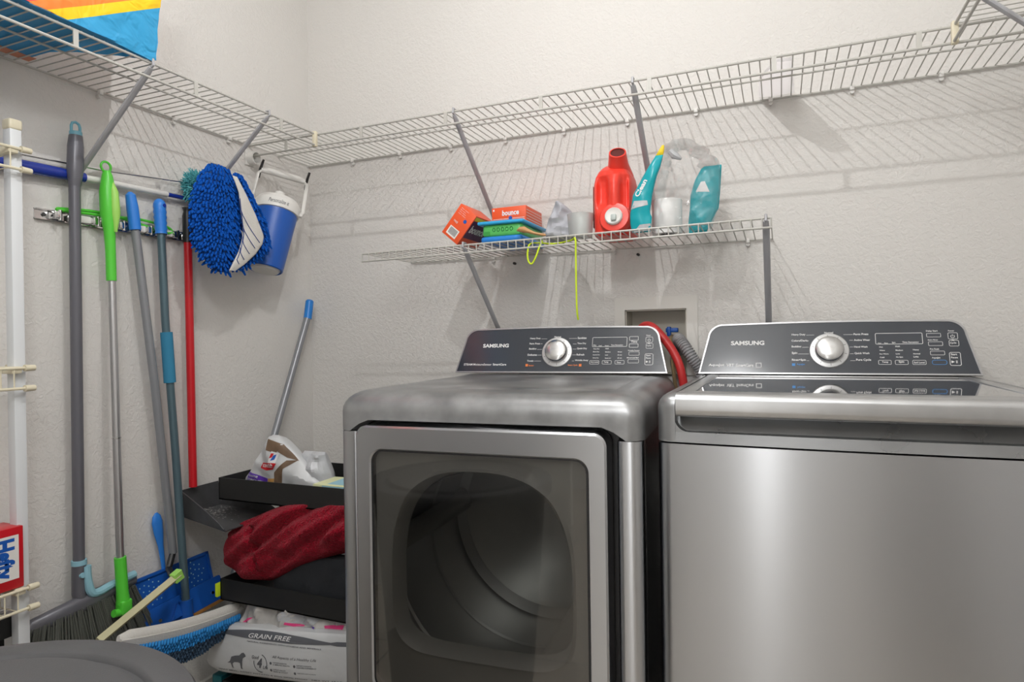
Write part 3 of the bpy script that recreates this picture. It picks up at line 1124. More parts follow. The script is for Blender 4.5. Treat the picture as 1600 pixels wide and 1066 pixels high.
o = MB().tube(spline([(1.293, .01, 1.14), (1.300, -.03, 1.176), (1.330, -.055, 1.183), (1.365, -.07, 1.155), (1.405, -.08, 1.10), (1.428, -.09, 1.04), (1.44, -.075, .93), (1.45, -.04, .80)]), .0125, 12).build('red_water_hose', M_HOSER)
tag(o, 'red rubber water hose arching out of the valve box behind the dryer', 'hose')
hp = spline([(1.405, .03, 1.10), (1.410, -.02, 1.140), (1.428, -.05, 1.125), (1.455, -.062, 1.085), (1.480, -.056, 1.04), (1.488, -.045, .95), (1.492, -.035, .85)], 26)
rr = [.0185 if (i // 2) % 2 else .0155 for i in range(len(hp))]
o = MB().tube(hp, rr, 14).build('drain_hose', M_HOSEG)
tag(o, 'grey ribbed drain hose curving down behind the washer', 'hose')
o = MB().tube(spline([(1.384, .02, 1.15), (1.385, -.02, 1.14), (1.395, -.045, 1.11), (1.40, -.06, 1.05), (1.41, -.04, .93), (1.42, -.035, .8)]), .006, 8).build('copper_pipe', mat('braided_line', (.45, .33, .18), .4, .6))
tag(o, 'thin brass-coloured supply line beside the red hose', 'pipe')


# ------------------------------------------------------------------ helpers for soft and odd shapes
def V3(*a):
    return Vector(a)


class Pillow:
    """closed soft body seen from one side: slices [(b, a_left, a_right)] in a plane O,e1,e2 bulging along n"""

    def __init__(s, O, e1, e2, n, prof, T, back=.3, amp=0., sc_=12., seed=0., edge=.45):
        s.O, s.e1, s.e2, s.n = Vector(O), Vector(e1), Vector(e2), Vector(n).normalized()
        s.prof, s.T, s.back, s.amp, s.sc, s.seed, s.edge = prof, T, back, amp, sc_, seed, edge
        s.b0, s.b1 = prof[0][0], prof[-1][0]

    def lr(s, b):
        p = s.prof
        b = min(max(b, s.b0), s.b1)
        for i in range(len(p) - 1):
            if b <= p[i + 1][0] + 1e-9:
                q = (b - p[i][0]) / max(1e-9, p[i + 1][0] - p[i][0])
                return p[i][1] + (p[i + 1][1] - p[i][1]) * q, p[i][2] + (p[i + 1][2] - p[i][2]) * q
        return p[-1][1], p[-1][2]

    def dep(s, a, b, u, v):
        e = (max(0, 4 * u * (1 - u)) ** s.edge) * (max(0, 4 * v * (1 - v)) ** (s.edge * .7))
        N = nz(a, b, 0, s.sc, s.seed) + .5 * nz(a, b, 3, s.sc * 2.3, s.seed)
        r_ = 1 - abs(nz(a, b, 7, s.sc * 1.3, s.seed + 4)) * 2
        return s.T * e + s.amp * (N + .6 * r_) * min(1, e * 1.5)

    def S(s, a, b, off=.0006):
        L, R = s.lr(b)
        u = (a - L) / max(1e-6, R - L)
        v = (b - s.b0) / (s.b1 - s.b0)
        return s.O + s.e1 * a + s.e2 * b + s.n * (s.dep(a, b, u, v) + off)

    def mesh(s, mb, nu=24, nv=24):
        P = []
        for side in (0, 1):
            for j in range(nv + 1):
                v = j / nv
                b = s.b0 + (s.b1 - s.b0) * v
                L, R = s.lr(b)
                for i in range(nu + 1):
                    u = .5 - .5 * math.cos(PI * i / nu)
                    a = L + (R - L) * u
                    d = s.dep(a, b, u, v)
                    if side:
                        e = (max(0, 4 * u * (1 - u)) ** .5) * (max(0, 4 * v * (1 - v)) ** .35)
                        d = -s.back * e - .0005
                    P.append(s.O + s.e1 * a + s.e2 * b + s.n * d)
        m = nu + 1
        K = m * (nv + 1)
        fs = []
        for j in range(nv):
            for i in range(nu):
                a, b_, c, d = j * m + i, j * m + i + 1, (j + 1) * m + i + 1, (j + 1) * m + i
                fs += [(a, b_, c, d), (K + d, K + c, K + b_, K + a)]
        for i in range(nu):
            fs.append((i + 1, i, K + i, K + i + 1))
            q = nv * m + i
            fs.append((q, q + 1, K + q + 1, K + q))
        for j in range(nv):
            a, b_ = j * m, (j + 1) * m
            fs.append((a, b_, K + b_, K + a))
            fs.append((b_ + nu, a + nu, K + a + nu, K + b_ + nu))
        mb.add(P, fs)
        return s

    def decal(s, mb, poly, off=.0007, sub=6):
        """flat print following the surface: polygon given in (a,b), fan-free grid of its bounding quad if 4 points"""
        if len(poly) == 4:
            p0, p1, p2, p3 = [Vector((*p, 0)) for p in poly]
            vs = []
            for j in range(sub + 1):
                for i in range(sub + 1):
                    u, v = i / sub, j / sub
                    q = (p0 * (1 - u) + p1 * u) * (1 - v) + (p3 * (1 - u) + p2 * u) * v
                    vs.append(s.S(q.x, q.y, off))
            m = sub + 1
            mb.add(vs, [(j * m + i, j * m + i + 1, (j + 1) * m + i + 1, (j + 1) * m + i) for j in range(sub) for i in range(sub)])
        else:
            mb.add([s.S(a, b, off) for a, b in poly], [tuple(range(len(poly)))])

    def text(s, mb, st, a, b, width, height=None, bold=.02, shear=0., rot=0., off=.0012):
        put_text(mb, st, lambda x, y: s.S(x, y, off), a, b, width, height, bold=bold, shear=shear, rot=rot)


def frame(O, x, y, z):
    return Matrix.Translation(O) @ Matrix((Vector(x), Vector(y), Vector(z))).transposed().to_4x4()


def axis_frame(O, z, xh=(1, 0, 0)):
    z = Vector(z).normalized()
    y = z.cross(Vector(xh)).normalized()
    x = y.cross(z)
    return frame(O, x, y, z)


# ------------------------------------------------------------------ left wall: grip rail and what hangs on it
t = thing('tool_rack', 'chrome wall rail with spring grips holding five handles on the left wall', 'tool rack', (.0, -.76, 1.47))
f = lambda y, z, x: (x, y + .76, z - 1.47)
mb = MB()
y0, y1 = -1.012, -.42
mb.box(f(y0, 1.4635, .0), f(y1, 1.4905, .002)).box(f(y0, 1.4635, .0), f(y1, 1.4665, .010)).box(f(y0, 1.4875, .0), f(y1, 1.4905, .010))
mb.build('rail', M_CHROME, t)
TOOLY = [-.945, -.848, -.775, -.692, -.603]
for ty in TOOLY:
    mb = MB()
    mb.rbox(f(ty - .034, 1.467, .002), f(ty - .016, 1.487, .030), .003, 2).rbox(f(ty + .016, 1.467, .002), f(ty + .030, 1.487, .030), .003, 2)
    mb.tube([f(ty - .02, 1.464, .026), f(ty - .02, 1.490, .026)], .0045, 8).box(f(ty - .03, 1.468, .002), f(ty + .026, 1.486, .005))
    mb.build('spring_grip', M_CHROME, t)
for ty in (-.897, -.81, -.735, -.65):
    MB().rbox(f(ty - .022, 1.469, .004), f(ty + .016, 1.488, .020), .003, 2).build('white_roller', M_WHITEP, t)
for ty in (-.99, -.44):
    MB().tube([f(ty, 1.477, .0), f(ty, 1.477, .005)], .005, 12).build('mounting_screw', M_SCREW, t)
o = MB().tube(spline([(.012, -.965, 1.493), (.022, -.90, 1.494), (.015, -.81, 1.500), (.015, -.74, 1.505), (.015, -.66, 1.499), (.016, -.635, 1.487), (.020, -.66, 1.478), (.013, -.74, 1.493), (.013, -.85, 1.505), (.010, -.95, 1.498), (.012, -.965, 1.493)], 5), .0038, 6)
tag(o.build('green_hanger_loop', M_GREEN), 'thin bright green plastic loop lying along the chrome rail', 'hanger')

# angle broom
t = thing('angle_broom', 'dark grey angle broom with a pale blue hanging loop, leftmost of the hanging tools', 'broom', (.042, -.945, .45))
g = lambda y, z, x=.042: (x - .042, y + .945, z - .45)
MB().tube([g(-.943, .60), g(-.938, 1.57)], .0135, 16).build('broom_pole', M_GREYPOLE, t)
MB().tube([g(-.938, 1.553), g(-.9375, 1.565), g(-.936, 1.60), g(-.934, 1.655), g(-.933, 1.684)], [.0135, .0155, .019, .0185, .0155], 16).build('hand_grip', M_GREYPOLE, t)
mb = MB().tube([g(-.933, 1.682), g(-.933, 1.694)], .0145, 14)
mb.tube([g(-.944, 1.69), g(-.944, 1.708), g(-.941, 1.7155), g(-.933, 1.719), g(-.925, 1.7155), g(-.922, 1.708), g(-.922, 1.69)], .0035, 8)
mb.build('hanging_loop', M_AQUA, t)
MB().tube([g(-.943, .590), g(-.943, .602)], .0175, 18).build('collar_ring', M_LBLUE, t)
mb = MB().tube([g(-.943, .592), g(-.944, .56), g(-.945, .52), g(-.94, .495)], [.0165, .0165, .016, .016], 16)
mb.build('socket', M_GREYPOLE, t)
mb = MB().tube([g(-1.075, .468, .046), g(-1.06, .478, .046), g(-.94, .489, .046), g(-.83, .502, .046), g(-.795, .500, .044)], [.010, .0155, .018, .016, .011], 14, flat=1.3)
mb.build('broom_head', M_GREYPOLE, t)
mb = MB().tube(spline([g(-.932, .585, .054), g(-.931, .55, .055), g(-.924, .516, .058), g(-.905, .508, .058), g(-.87, .513, .056), g(-.80, .518, .052)], 5), .0105, 10)
mb.tube([g(-.946, .565, .055), g(-.945, .566, .061)], .007, 12)
mb.build('pale_blue_inlay', M_LBLUE, t)
mb = MB()
for i in range(520):
    q = random.random()
    y = -1.068 + .268 * q
    x = .046 + random.uniform(-.018, .018)
    dy = (q - .3) * .085 + random.uniform(-.006, .006)
    zl = .385 - .035 * q + random.uniform(-.01, .01)
    mb.tube([g(y, .478 + .012 * q, x), g(y + dy, zl, x + (x - .046) * .5)], [.0019, .0026], 4)
br = mb.build('bristles', M_BRIST, t)
br['kind'] = 'stuff'

# green handled mop
t = thing('green_handled_mop', 'lime green handled mop with a thin aluminium pole and ring top', 'mop', (.045, -.84, .45))
g = lambda y, z, x=.048: (x - .045, y + .84, z - .45)
MB().tube([g(-.848, 1.322), g(-.862, .58, .082)], .0098, 14).build('aluminium_pole', M_ALU, t)
MB().tube([g(-.856, .9, .0673), g(-.856, .903, .0672)], .0112, 14).build('pole_joint', M_CHROME, t)
mb = MB().tube([g(-.849, 1.32), g(-.850, 1.40), g(-.852, 1.45), g(-.853, 1.50), g(-.855, 1.555), g(-.856, 1.60), g(-.857, 1.612)], [.0125, .0125, .014, .021, .0205, .013, .009], 16)
mb.tube([g(-.859 + .0135 * math.sin(a), 1.622 - .0135 * math.cos(a)) for a in [2 * PI * i / 16 for i in range(17)]], .0032, 8)
mb.build('green_handle', M_GREEN, t)
mb = MB().tube([g(-.845, 1.45, .062), g(-.847, 1.50, .066), g(-.849, 1.555, .064), g(-.851, 1.59, .055)], [.004, .012, .011, .004], 12)
mb.build('pale_grip_panel', M_GREEN2, t)
mb = MB().tube([g(-.862, .588, .082), g(-.858, .50, .083), g(-.856, .465, .083)], [.0145, .0145, .017], 14)
mb.rbox(g(-.871, .437, .070), g(-.840, .475, .100), .006, 3)
mb.tube([g(-.885, .448, .086), g(-.848, .440, .086)], .010, 14)
mb.build('mop_socket', M_GREEN, t)

# grey pole with blue cap and squeegee bar
t = thing('floor_squeegee', 'light grey pole with a smooth blue cap slanting down to a weathered wooden bar', 'squeegee', (.06, -.76, .48))
g = lambda y, z, x=.06: (x - .06, y + .76, z - .48)
MB().tube([g(-.775, 1.465, .045), g(-.728, 1.04, .05), g(-.672, .535, .044)], .0115, 14).build('pole', M_GREYL, t)
MB().tube([g(-.7755, 1.468, .045), g(-.783, 1.53, .045), g(-.788, 1.562, .045), g(-.789, 1.570, .045)], [.0155, .0155, .013, .005], 14).build('blue_cap', M_BLUEG, t)
MB().tube([g(-.964, .421, .142), g(-.742, .508, .150)], .012, 4).build('wooden_bar', M_STICK, t)
MB().rbox((-.010, -.016, -.0145), (.010, .012, .0145), .002, 1, M=Matrix.Translation(g(-.745, .507, .150)) @ Matrix.Rotation(.37, 4, 'X')).build('bar_end', M_GREEN2, t)
MB().tube([g(-.672, .537, .044), g(-.700, .50, .06), g(-.725, .492, .105), g(-.76, .498, .146)], .009, 10).build('pole_bracket', M_BLACKP, t)

# slate pole scrub mop with blue plates
t = thing('scrub_mop', 'slate pole with a ribbed blue cap and teal foam grip, ending in a blue plate', 'mop', (.06, -.67, .36))
g = lambda y, z, x=.055: (x - .06, y + .67, z - .36)
MB().tube([g(-.697, 1.47, .048), g(-.690, 1.22, .05), g(-.672, .84, .06), g(-.663, .36, .085)], .0112, 14).build('pole', M_GREYT, t)
cp = [g(-.697 - .004 * i / 11, 1.468 + .085 * i / 11, .048) for i in range(12)]
mb = MB().tube(cp + [g(-.7015, 1.562, .048), g(-.702, 1.568, .048)], [.0165, .0150, .0172, .0152, .0175, .0155, .0178, .0158, .0180, .0165, .0175, .0165, .013, .005], 16)
cap = mb.build('ribbed_cap', M_BLUEG, t)
MB().tube([g(-.6985, 1.548, .0635), g(-.6985, 1.548, .0665)], .005, 12).build('hang_hole', M_BLUED, cap)
MB().tube([g(-.6875, 1.183, .051), g(-.6815, 1.036, .0545)], .0163, 18).build('foam_grip', M_TEALG, t)
MB().tube([g(-.664, .40, .083), g(-.663, .335, .086)], .018, 16).build('pole_socket', M_BLUEP, t)
# lower mop plate and rust coloured pad
a0, a1 = V3(.075, -.79, .335), V3(.085, -.525, .358)
mb = MB()
ey = (a1 - a0).normalized()
ez = V3(-.35, 0, .94)
en = ey.cross(ez).normalized()
PF = frame(a0, ey, ez, en)
Lp = (a1 - a0).length
mb.prism(rrect(0, .0, Lp, .068, .006, 3), lambda a, c: PF @ V3(a, c, .006) - V3(.06, -.67, .36), lambda a, c: PF @ V3(a, c, -.004) - V3(.06, -.67, .36))
mb.prism([(Lp * .3, .012), (Lp * .46, .012), (Lp * .40, .05)], lambda a, c: PF @ V3(a, c, .016) - V3(.06, -.67, .36), lambda a, c: PF @ V3(a, c, .004) - V3(.06, -.67, .36))
pl = mb.build('mop_plate', M_BLUEP, t)
for q in (.05, Lp - .04):
    MB().tube([PF @ V3(q, .028, .006) - V3(.06, -.67, .36), PF @ V3(q, .028, .0085) - V3(.06, -.67, .36)], .005, 10).build('plate_screw', M_CHROME, pl)
mb = MB().prism([(0.0, -.010), (Lp, -.010), (Lp, .001), (0, .001)], lambda a, c: PF @ V3(a, c, .006) - V3(.06, -.67, .36), lambda a, c: PF @ V3(a, c, -.012) - V3(.06, -.67, .36))
mb.build('foam_strip', M_RUST, t)
# perforated plate leaning behind
t = thing('perforated_scraper', 'blue plastic plate with small holes leaning on the left wall behind the poles', 'scraper', (.03, -.66, .43))
g = lambda y, z, x: (x - .03, y + .66, z - .43)
A0 = V3(.045, -.795, .385) - V3(.03, -.66, .43)
ey = V3(0, .262, .006).normalized()
ez = V3(-.25, 0, .97).normalized()
PF2 = frame(A0, ey, ez, ey.cross(ez).normalized())
mb = MB()
mb.prism(rrect(0, 0, .262, .105, .005, 3), lambda a, c: PF2 @ V3(a, c, .003), lambda a, c: PF2 @ V3(a, c, -.001))
mb.prism(rrect(0, .098, .262, .106, .002, 2), lambda a, c: PF2 @ V3(a, c, .009), lambda a, c: PF2 @ V3(a, c, -.001))
mb.prism(rrect(.253, .0, .262, .105, .002, 2), lambda a, c: PF2 @ V3(a, c, .009), lambda a, c: PF2 @ V3(a, c, -.001))
pp = mb.build('plate', M_BLUEP, t)
mb = MB()
for (cx_, cy_) in ((.20, .055), (.06, .055)):
    for k in range(24):
        a = 2.4 * k
        r_ = .0085 * math.sqrt(k)
        if r_ < .04:
            x_, z_ = cx_ + r_ * math.cos(a), cy_ + r_ * math.sin(a)
            mb.add([PF2 @ V3(x_ + .0022 * math.cos(q), z_ + .0022 * math.sin(q), .0034) for q in [2 * PI * i / 8 for i in range(8)]], [tuple(range(8))])
h_ = mb.build('hole_pattern', M_LBLUE, pp)
h_['kind'] = 'stuff'
# blue oval handle
t = MB()
pts = [(.020, -.682, .44), (.018, -.684, .50), (.016, -.690, .56), (.016, -.696, .60), (.016, -.700, .63), (.016, -.702, .648), (.016, -.703, .658)]
t.tube(pts, [.006, .0065, .009, .015, .017, .013, .004], 14, flat=.5)
tag(t.build('blue_oval_handle', M_BLUEG), 'bright blue plastic handle with an oval end standing against the left wall', 'handle')

# lobby dustpan on a red pole
t = thing('lobby_dustpan', 'long red poled dustpan with a black grip and an open black pan', 'dustpan', (.05, -.605, .70))
g = lambda x, y, z: (x - .05, y + .605, z - .70)
MB().tube([g(.045, -.604, 1.462), g(.05, -.604, .715)], .0118, 14).build('red_pole', M_RED, t)
MB().tube([g(.045, -.604, 1.455), g(.045, -.604, 1.50), g(.045, -.604, 1.535), g(.045, -.604, 1.548), g(.045, -.604, 1.56)], [.0145, .0145, .0150, .0115, .0145], 14).build('black_grip', M_BLACKP, t)


def pan_pt(u, v, h):
    # u across (wall-parallel), v from rear to lip, h height of wall
    y = -.640 + .145 * u
    x = .045 + .215 * v
    z = .634 - .012 * v + h
    y += -.040 * v * (1 - u) + .012 * v * u
    return V3(*g(x, y, z))


mb = MB().use(M_GREYPAN)
mb.sheet(lambda u, v: pan_pt(u, v, 0), 10, 10, .003)
mb.sheet(lambda u, v: pan_pt(u, 0, v * .075) + V3(-.012 * v, 0, 0), 10, 3, .003)
for uu in (0, 1):
    mb.sheet(lambda u, v: pan_pt(uu, u, v * (.072 * (1 - u) ** .8 + .008)) + V3(0, (-.006 if uu == 0 else .006) * v, 0), 12, 3, .003)
pn = mb.build('pan', None, t)
mb = MB()
for i in range(120):
    u, v = random.gauss(.5, .18), abs(random.gauss(.15, .3))
    if not (.05 < u < .95 and v < .9):
        continue
    r_ = random.uniform(.001, .0045)
    p = pan_pt(u, v, .0025)
    mb.add([p + V3(r_ * math.cos(q) * random.uniform(.5, 1.2), r_ * math.sin(q) * random.uniform(.5, 1.2), .0005) for q in [2 * PI * i / 6 for i in range(6)]], [tuple(range(6))])
d_ = mb.build('dust_debris', M_WHDUST, pn)
d_['kind'] = 'stuff'

# telescopic pole across the wall, and thin duster
t = thing('telescopic_pole', 'blue and white telescopic pole lying level across the left wall behind the tools', 'pole', (.022, -.9, 1.59))
g = lambda y, z, x=.022: (x - .022, y + .9, z - 1.59)
MB().tube([g(-1.35, 1.572), g(-.98, 1.584), g(-.90, 1.587)], [.0150, .0150, .0125], 16).build('blue_section', M_BLUED, t)
MB().tube([g(-.90, 1.587), g(-.655, 1.593)], .0088, 14).build('white_section', M_WHITEP, t)
MB().tube([g(-.655, 1.593), g(-.54, 1.594)], [.0065, .006], 12).build('blue_tip', M_BLUED, t)
t = thing('wand_duster', 'thin wire wand duster with a fluffy teal head beside the blue mop cloths', 'duster', (.05, -.587, 1.64))
g = lambda y, z, x: (x - .05, y + .587, z - 1.64)
MB().tube([g(-1.22, 1.604, .014), g(-.85, 1.618, .02), g(-.60, 1.637, .045)], .0022, 8).build('wire_wand', M_CHROME, t)
MB().tube([g(-1.30, 1.600, .014), g(-1.07, 1.607, .016)], .008, 10).build('wand_handle', M_CYAN2, t)
mb = MB()
for i in range(420):
    a, c = random.uniform(0, 2 * PI), random.uniform(-1, 1)
    q = math.sqrt(1 - c * c)
    d = V3(q * math.cos(a), q * math.sin(a), c)
    p0 = V3(d.x * .015, d.y * .026, d.z * .032) + V3(0, .01, -.012)
    p1 = V3(d.x * .034, d.y * .044, d.z * .058) * random.uniform(.85, 1.1) + V3(0, .01, -.012)
    mb.tube([p0, (p0 + p1) / 2 + V3(*[random.uniform(-.004, .004) for _ in range(3)]), p1 + V3(*[random.uniform(-.004, .004) for _ in range(3)])], [.0022, .0022, .0012], 4)
h_ = mb.build('fluffy_head', M_TEALF, t)
h_['kind'] = 'stuff'


# chenille mop cloths
def chenille(name, label, x0, prof, seed, y0=0, z0=0, parent_n=(.72, -.69, 0), T=.035):
    t = thing(name, label, 'mop cloth', (x0, (prof[0][1] + prof[0][2]) / 2, prof[-1][0]))
    O = V3(x0, y0, z0)
    base = V3(*t.location)
    pil = Pillow(O, (0, 1, 0), (0, 0, 1), parent_n, prof, T, .012, .004, 10, seed)
    mb = MB()
    pil.mesh(mb, 18, 24)
    mb.v = [tuple(Vector(v) - base) for v in mb.v]
    mb.build('backing', M_CHEND, t)
    mb = MB()
    rnd = random.Random(int(seed * 10) + 3)
    nrow = 30
    for j in range(nrow):
        b_ = pil.b0 + (pil.b1 - pil.b0) * (j + .5) / nrow
        L, R = pil.lr(b_)
        k = max(3, int((R - L) / .0105))
        for i in range(k + 1):
            u = i / k
            a = L + (R - L) * u + rnd.uniform(-.002, .002)
            bb_ = b_ + rnd.uniform(-.003, .003)
            p = pil.S(a, bb_, -.002)
            side = (u - .5) * 2
            d = (Vector(parent_n) * (1 - abs(side) * .6) + V3(0, side * .8, -.55 + rnd.uniform(-.2, .2))).normalized()
            ln = rnd.uniform(.012, .019)
            q1 = p + d * ln * .5 + V3(0, 0, -.001)
            q2 = p + d * ln + V3(rnd.uniform(-.003, .003), rnd.uniform(-.003, .003), -.005)
            mb.tube([p - base, q1 - base, q2 - base], [.0040, .0046, .0026], 5)
    f_ = mb.build('chenille_fringe', M_CHEN, t)
    f_['kind'] = 'stuff'
    return t, base


P1 = [(1.368, -.575, -.535), (1.40, -.618, -.510), (1.45, -.652, -.495), (1.53, -.658, -.478), (1.60, -.645, -.484), (1.65, -.620, -.50), (1.69, -.585, -.53)]
chenille('mop_cloth', 'large royal blue chenille mop cloth hanging left of the blue cooler jug', .145, P1, 1.3, -.019, -.005)
P2 = [(1.385, -.478, -.462), (1.42, -.47, -.415), (1.47, -.415, -.345), (1.50, -.400, -.340), (1.56, -.425, -.362), (1.63, -.46, -.41), (1.685, -.475, -.455)]
t, base = chenille('mop_cloth', 'smaller blue chenille mop cloth with a striped white lining, overlapping the cooler jug', .158, P2, 2.1, -.054, -.012, T=.016)
LN = Pillow((.182, -.050, -.012), (0, 1, 0), (0, 0, 1), (.72, -.69, 0), [(1.378, -.528, -.505), (1.40, -.515, -.470), (1.44, -.490, -.420), (1.475, -.478, -.392), (1.50, -.472, -.386), (1.56, -.480, -.418), (1.62, -.488, -.458), (1.665, -.510, -.492)], .010, .004, .003, 14, 5)
mb = MB()
LN.mesh(mb, 16, 24)
mb.v = [tuple(Vector(v) - base) for v in mb.v]
ln = mb.build('white_lining', M_TERRY, t)
mb = MB()
for (ya, za, yb_, zb) in ((-.505, 1.60, -.405, 1.475), (-.500, 1.56, -.425, 1.455), (-.500, 1.52, -.448, 1.435), (-.502, 1.485, -.47, 1.415), (-.508, 1.45, -.49, 1.40)):
    P = []
    for k in range(10):
        q = k / 9
        P.append(LN.S(max(ya + (yb_ - ya) * q, LN.lr(za + (zb - za) * q)[0] + .003), za + (zb - za) * q - .010 * math.sin(PI * q), .001) - base)
    mb.tube(P, .0013, 5)
mb.build('navy_stripes', M_STRIPE, ln)

# cooler jug
C0 = V3(.090, -.339, 1.395)
C1 = V3(.090, -.271, 1.632)
ax = (C1 - C0).normalized()
t = thing('cooler_jug', 'small royal blue drink cooler with a white lid, hanging tilted in the corner', 'cooler', tuple(C0))
CF = axis_frame((0, 0, 0), ax, (.72, -.69, 0))
hgt = .205
MB().lathe([(0, .006), (.050, .006), (.055, 0), (.058, .003), (.060, .02), (.071, hgt), (0, hgt)], 48, CF).build('blue_body', M_BLUEP, t)
MB().lathe([(.0, -.004), (.044, -.004), (.05, .004), (0.0, .006)], 40, CF).build('base_ring', M_WHITEP, t)
lid_ = MB().lathe([(.071, hgt), (.0755, hgt + .002), (.0765, hgt + .034), (.0740, hgt + .038), (.0715, hgt + .040), (.066, hgt + .050), (.040, hgt + .062), (.0, hgt + .066)], 48, CF).build('white_lid', M_WHITEP, t)
mb = MB().tube([CF @ V3(.0, 0, hgt + .060), CF @ V3(.0, 0, hgt + .082)], .017, 20)
mb.tube([CF @ V3(-.026, 0, hgt + .066), CF @ V3(.026, 0, hgt + .066)], .010, 10)
mb.build('pour_spout', M_WHITEP, lid_)


def band(a, b):
    th_ = a / .0772
    return CF @ V3(.0772 * math.cos(th_), .0772 * math.sin(th_), hgt + .004 + b)


mb = MB()
put_text(mb, 'Personalize it', band, -.034, .0085, .068, .014, bold=.0, shear=.3)
mb.build('script_lettering', M_BAGD, lid_)
# bail handle, swung up
hw = .083
mb = MB()
sdir = 1
for s_ in (-1, 1):
    mb.tube([CF @ V3(0, s_ * .078, hgt + .018), CF @ V3(0, s_ * .086, hgt + .03), CF @ V3(.0, s_ * .082, hgt + .135), CF @ V3(.0, s_ * .074, hgt + .147)], .0042, 8, flat=1.6)
    mb.tube([CF @ V3(0, s_ * .07, hgt + .018), CF @ V3(0, s_ * .085, hgt + .018)], .008, 12)
mb.build('bail_handle', M_WHITEP, t)
MB().tube([CF @ V3(0, -.074, hgt + .147), CF @ V3(0, -.05, hgt + .151), CF @ V3(0, .05, hgt + .151), CF @ V3(0, .074, hgt + .147)], [.008, .0115, .0115, .008], 14).build('grip_tube', M_WHITEP, t)
for s_, lab in ((-1, 'black hook bar at the left end of the cooler handle'), (1, 'black hook bar at the right end of the cooler handle')):
    p = C0 + CF @ V3(0, s_ * .078, hgt + .15)
    o = MB().tube([p + V3(-.004, -.004, -.030), p + V3(0, 0, 0), p + V3(.006, .010, .034)], [.0035, .005, .004], 8).build('black_hook', M_BLACKP)
    tag(o, lab, 'hook')

# aluminium pole in the corner
t = thing('corner_pole', 'grey pole with a blue end sleeve leaning in the room corner behind the cart', 'pole', (.11, -.56, .30))
g = lambda x, y, z: (x - .11, y + .56, z - .30)
MB().tube([g(.045, -.078, 1.238), g(.062, -.265, .85), g(.105, -.53, .36)], .0125, 16).build('pole_tube', M_GREYL, t)
MB().tube([g(.0447, -.076, 1.236), g(.044, -.062, 1.303), g(.044, -.061, 1.308)], [.0150, .0150, .011], 16).build('blue_sleeve', M_CYAN2, t)


# ------------------------------------------------------------------ white rack, carton, black rack at the left edge
t = thing('white_wall_rack', 'tall white rack post with a cream cap and small wire baskets at the left edge', 'rack', (.12, -1.14, .45))
g = lambda x, y, z: (x - .12, y + 1.14, z - .45)
for yy in (-1.125, -1.62):
    MB().rbox(g(.108, yy - .012, .02), g(.134, yy + .012, 1.632), .002, 2).build('rack_post', M_RACKW, t)
    MB().rbox(g(.106, yy - .014, 1.630), g(.136, yy + .014, 1.654), .005, 3).build('post_cap', M_CAP, t)
for zz in (1.585, 1.10, .612):
    mb = MB()
    dz = -.045
    for xx, h_ in ((.150, 0), (.150, dz), (.085, 0)):
        mb.tube([g(xx, -1.66, zz + h_), g(xx, -1.113, zz + h_)], .0034, 8)
        mb.tube([g(xx, -1.125, zz + h_), g(xx, -1.104, zz + h_)], [.0075, .0065], 12)
    for k in range(20):
        y = -1.64 + .026 * k
        mb.tube([g(.085, y, zz), g(.085, y, zz + dz), g(.150, y, zz + dz), g(.150, y, zz)], .0016, 5)
    mb.rbox(g(.085, -1.150, zz - .012), g(.150, -1.128, zz + .004), .004, 2)
    mb.build('wire_basket', M_CAP, t)


def obox(name, lab, cat, M, dims, m, r=.0015, decor=None, group=None):
    t = thing(name, lab, cat, tuple(M.translation), group=group)
    T0 = Matrix.Translation(-M.translation) @ M
    MB().rbox((0, 0, 0), dims, r, 2, M=T0).build('carton', m, t)
    if decor:
        mb = MB()
        decor(mb, T0)
        mb.build('printing', None, t)
    return t


def dec_h(mb, T):
    fx = lambda a, b: T @ V3(.0705, a, b)
    mb.use(M_WHCART).add([fx(-.0 + .02, .022), fx(.16 - .010, .022), fx(.16 - .010, .118), fx(.02, .118)], [(0, 1, 2, 3)])
    fx2 = lambda a, b: T @ V3(.0709, a, b)
    mb.use(M_BLUEP)
    put_text(mb, 'Hefty', lambda a, b: fx2(.092 + b, .112 - a), 0, 0, .085, .050, bold=.05)


HM = frame((.075, -1.290, .6175), (1, 0, 0), (0, 1, 0), (0, 0, 1))
obox('trash_bag_carton', 'red carton with blue lettering on a white panel in the lowest white basket', 'carton', HM, (.07, .16, .135), M_RED, .002, dec_h)
t = thing('black_wire_rack', 'low black rack with grey wire bars at the left edge beside the broom', 'rack', (.14, -1.25, .40))
g = lambda x, y, z: (x - .14, y + 1.25, z - .40)
mb = MB()
for yy in (-1.40, -1.118):
    for xx in (.03, .10):
        mb.box(g(xx - .006, yy - .006, .0), g(xx + .006, yy + .006, .545))
mb.rbox(g(.024, -1.406, .50), g(.106, -1.112, .545), .003, 2)
mb.build('rack_frame', M_BLACKM, t)
for k in range(6):
    MB().tube([g(.03 + .015 * k, -1.40, .549), g(.03 + .015 * k, -1.115, .549)], .003, 6).build('wire_bar', M_ALU, t)

# ------------------------------------------------------------------ round can in the foreground
hc = .68
t = thing('trash_can', 'large round dark grey trash can with a ridged lid in the lower left foreground', 'trash can', (.777, -1.632, 0))
MB().lathe([(.0, .0), (.235, .0), (.242, .008), (.290, hc - .05), (.296, hc - .045), (.296, hc - .03), (.0, hc - .03)], 72).build('can_body', M_CAN, t)
MB().lathe([(.300, hc - .045), (.3115, hc - .043), (.3125, hc - .008), (.307, hc + .001), (.298, hc + .003), (.266, hc + .0035), (.262, hc + .001), (.258, hc - .006), (.248, hc - .006), (.240, hc + .006), (.15, hc + .010), (.0, hc + .013)], 96).build('can_lid', M_CANLID, t)

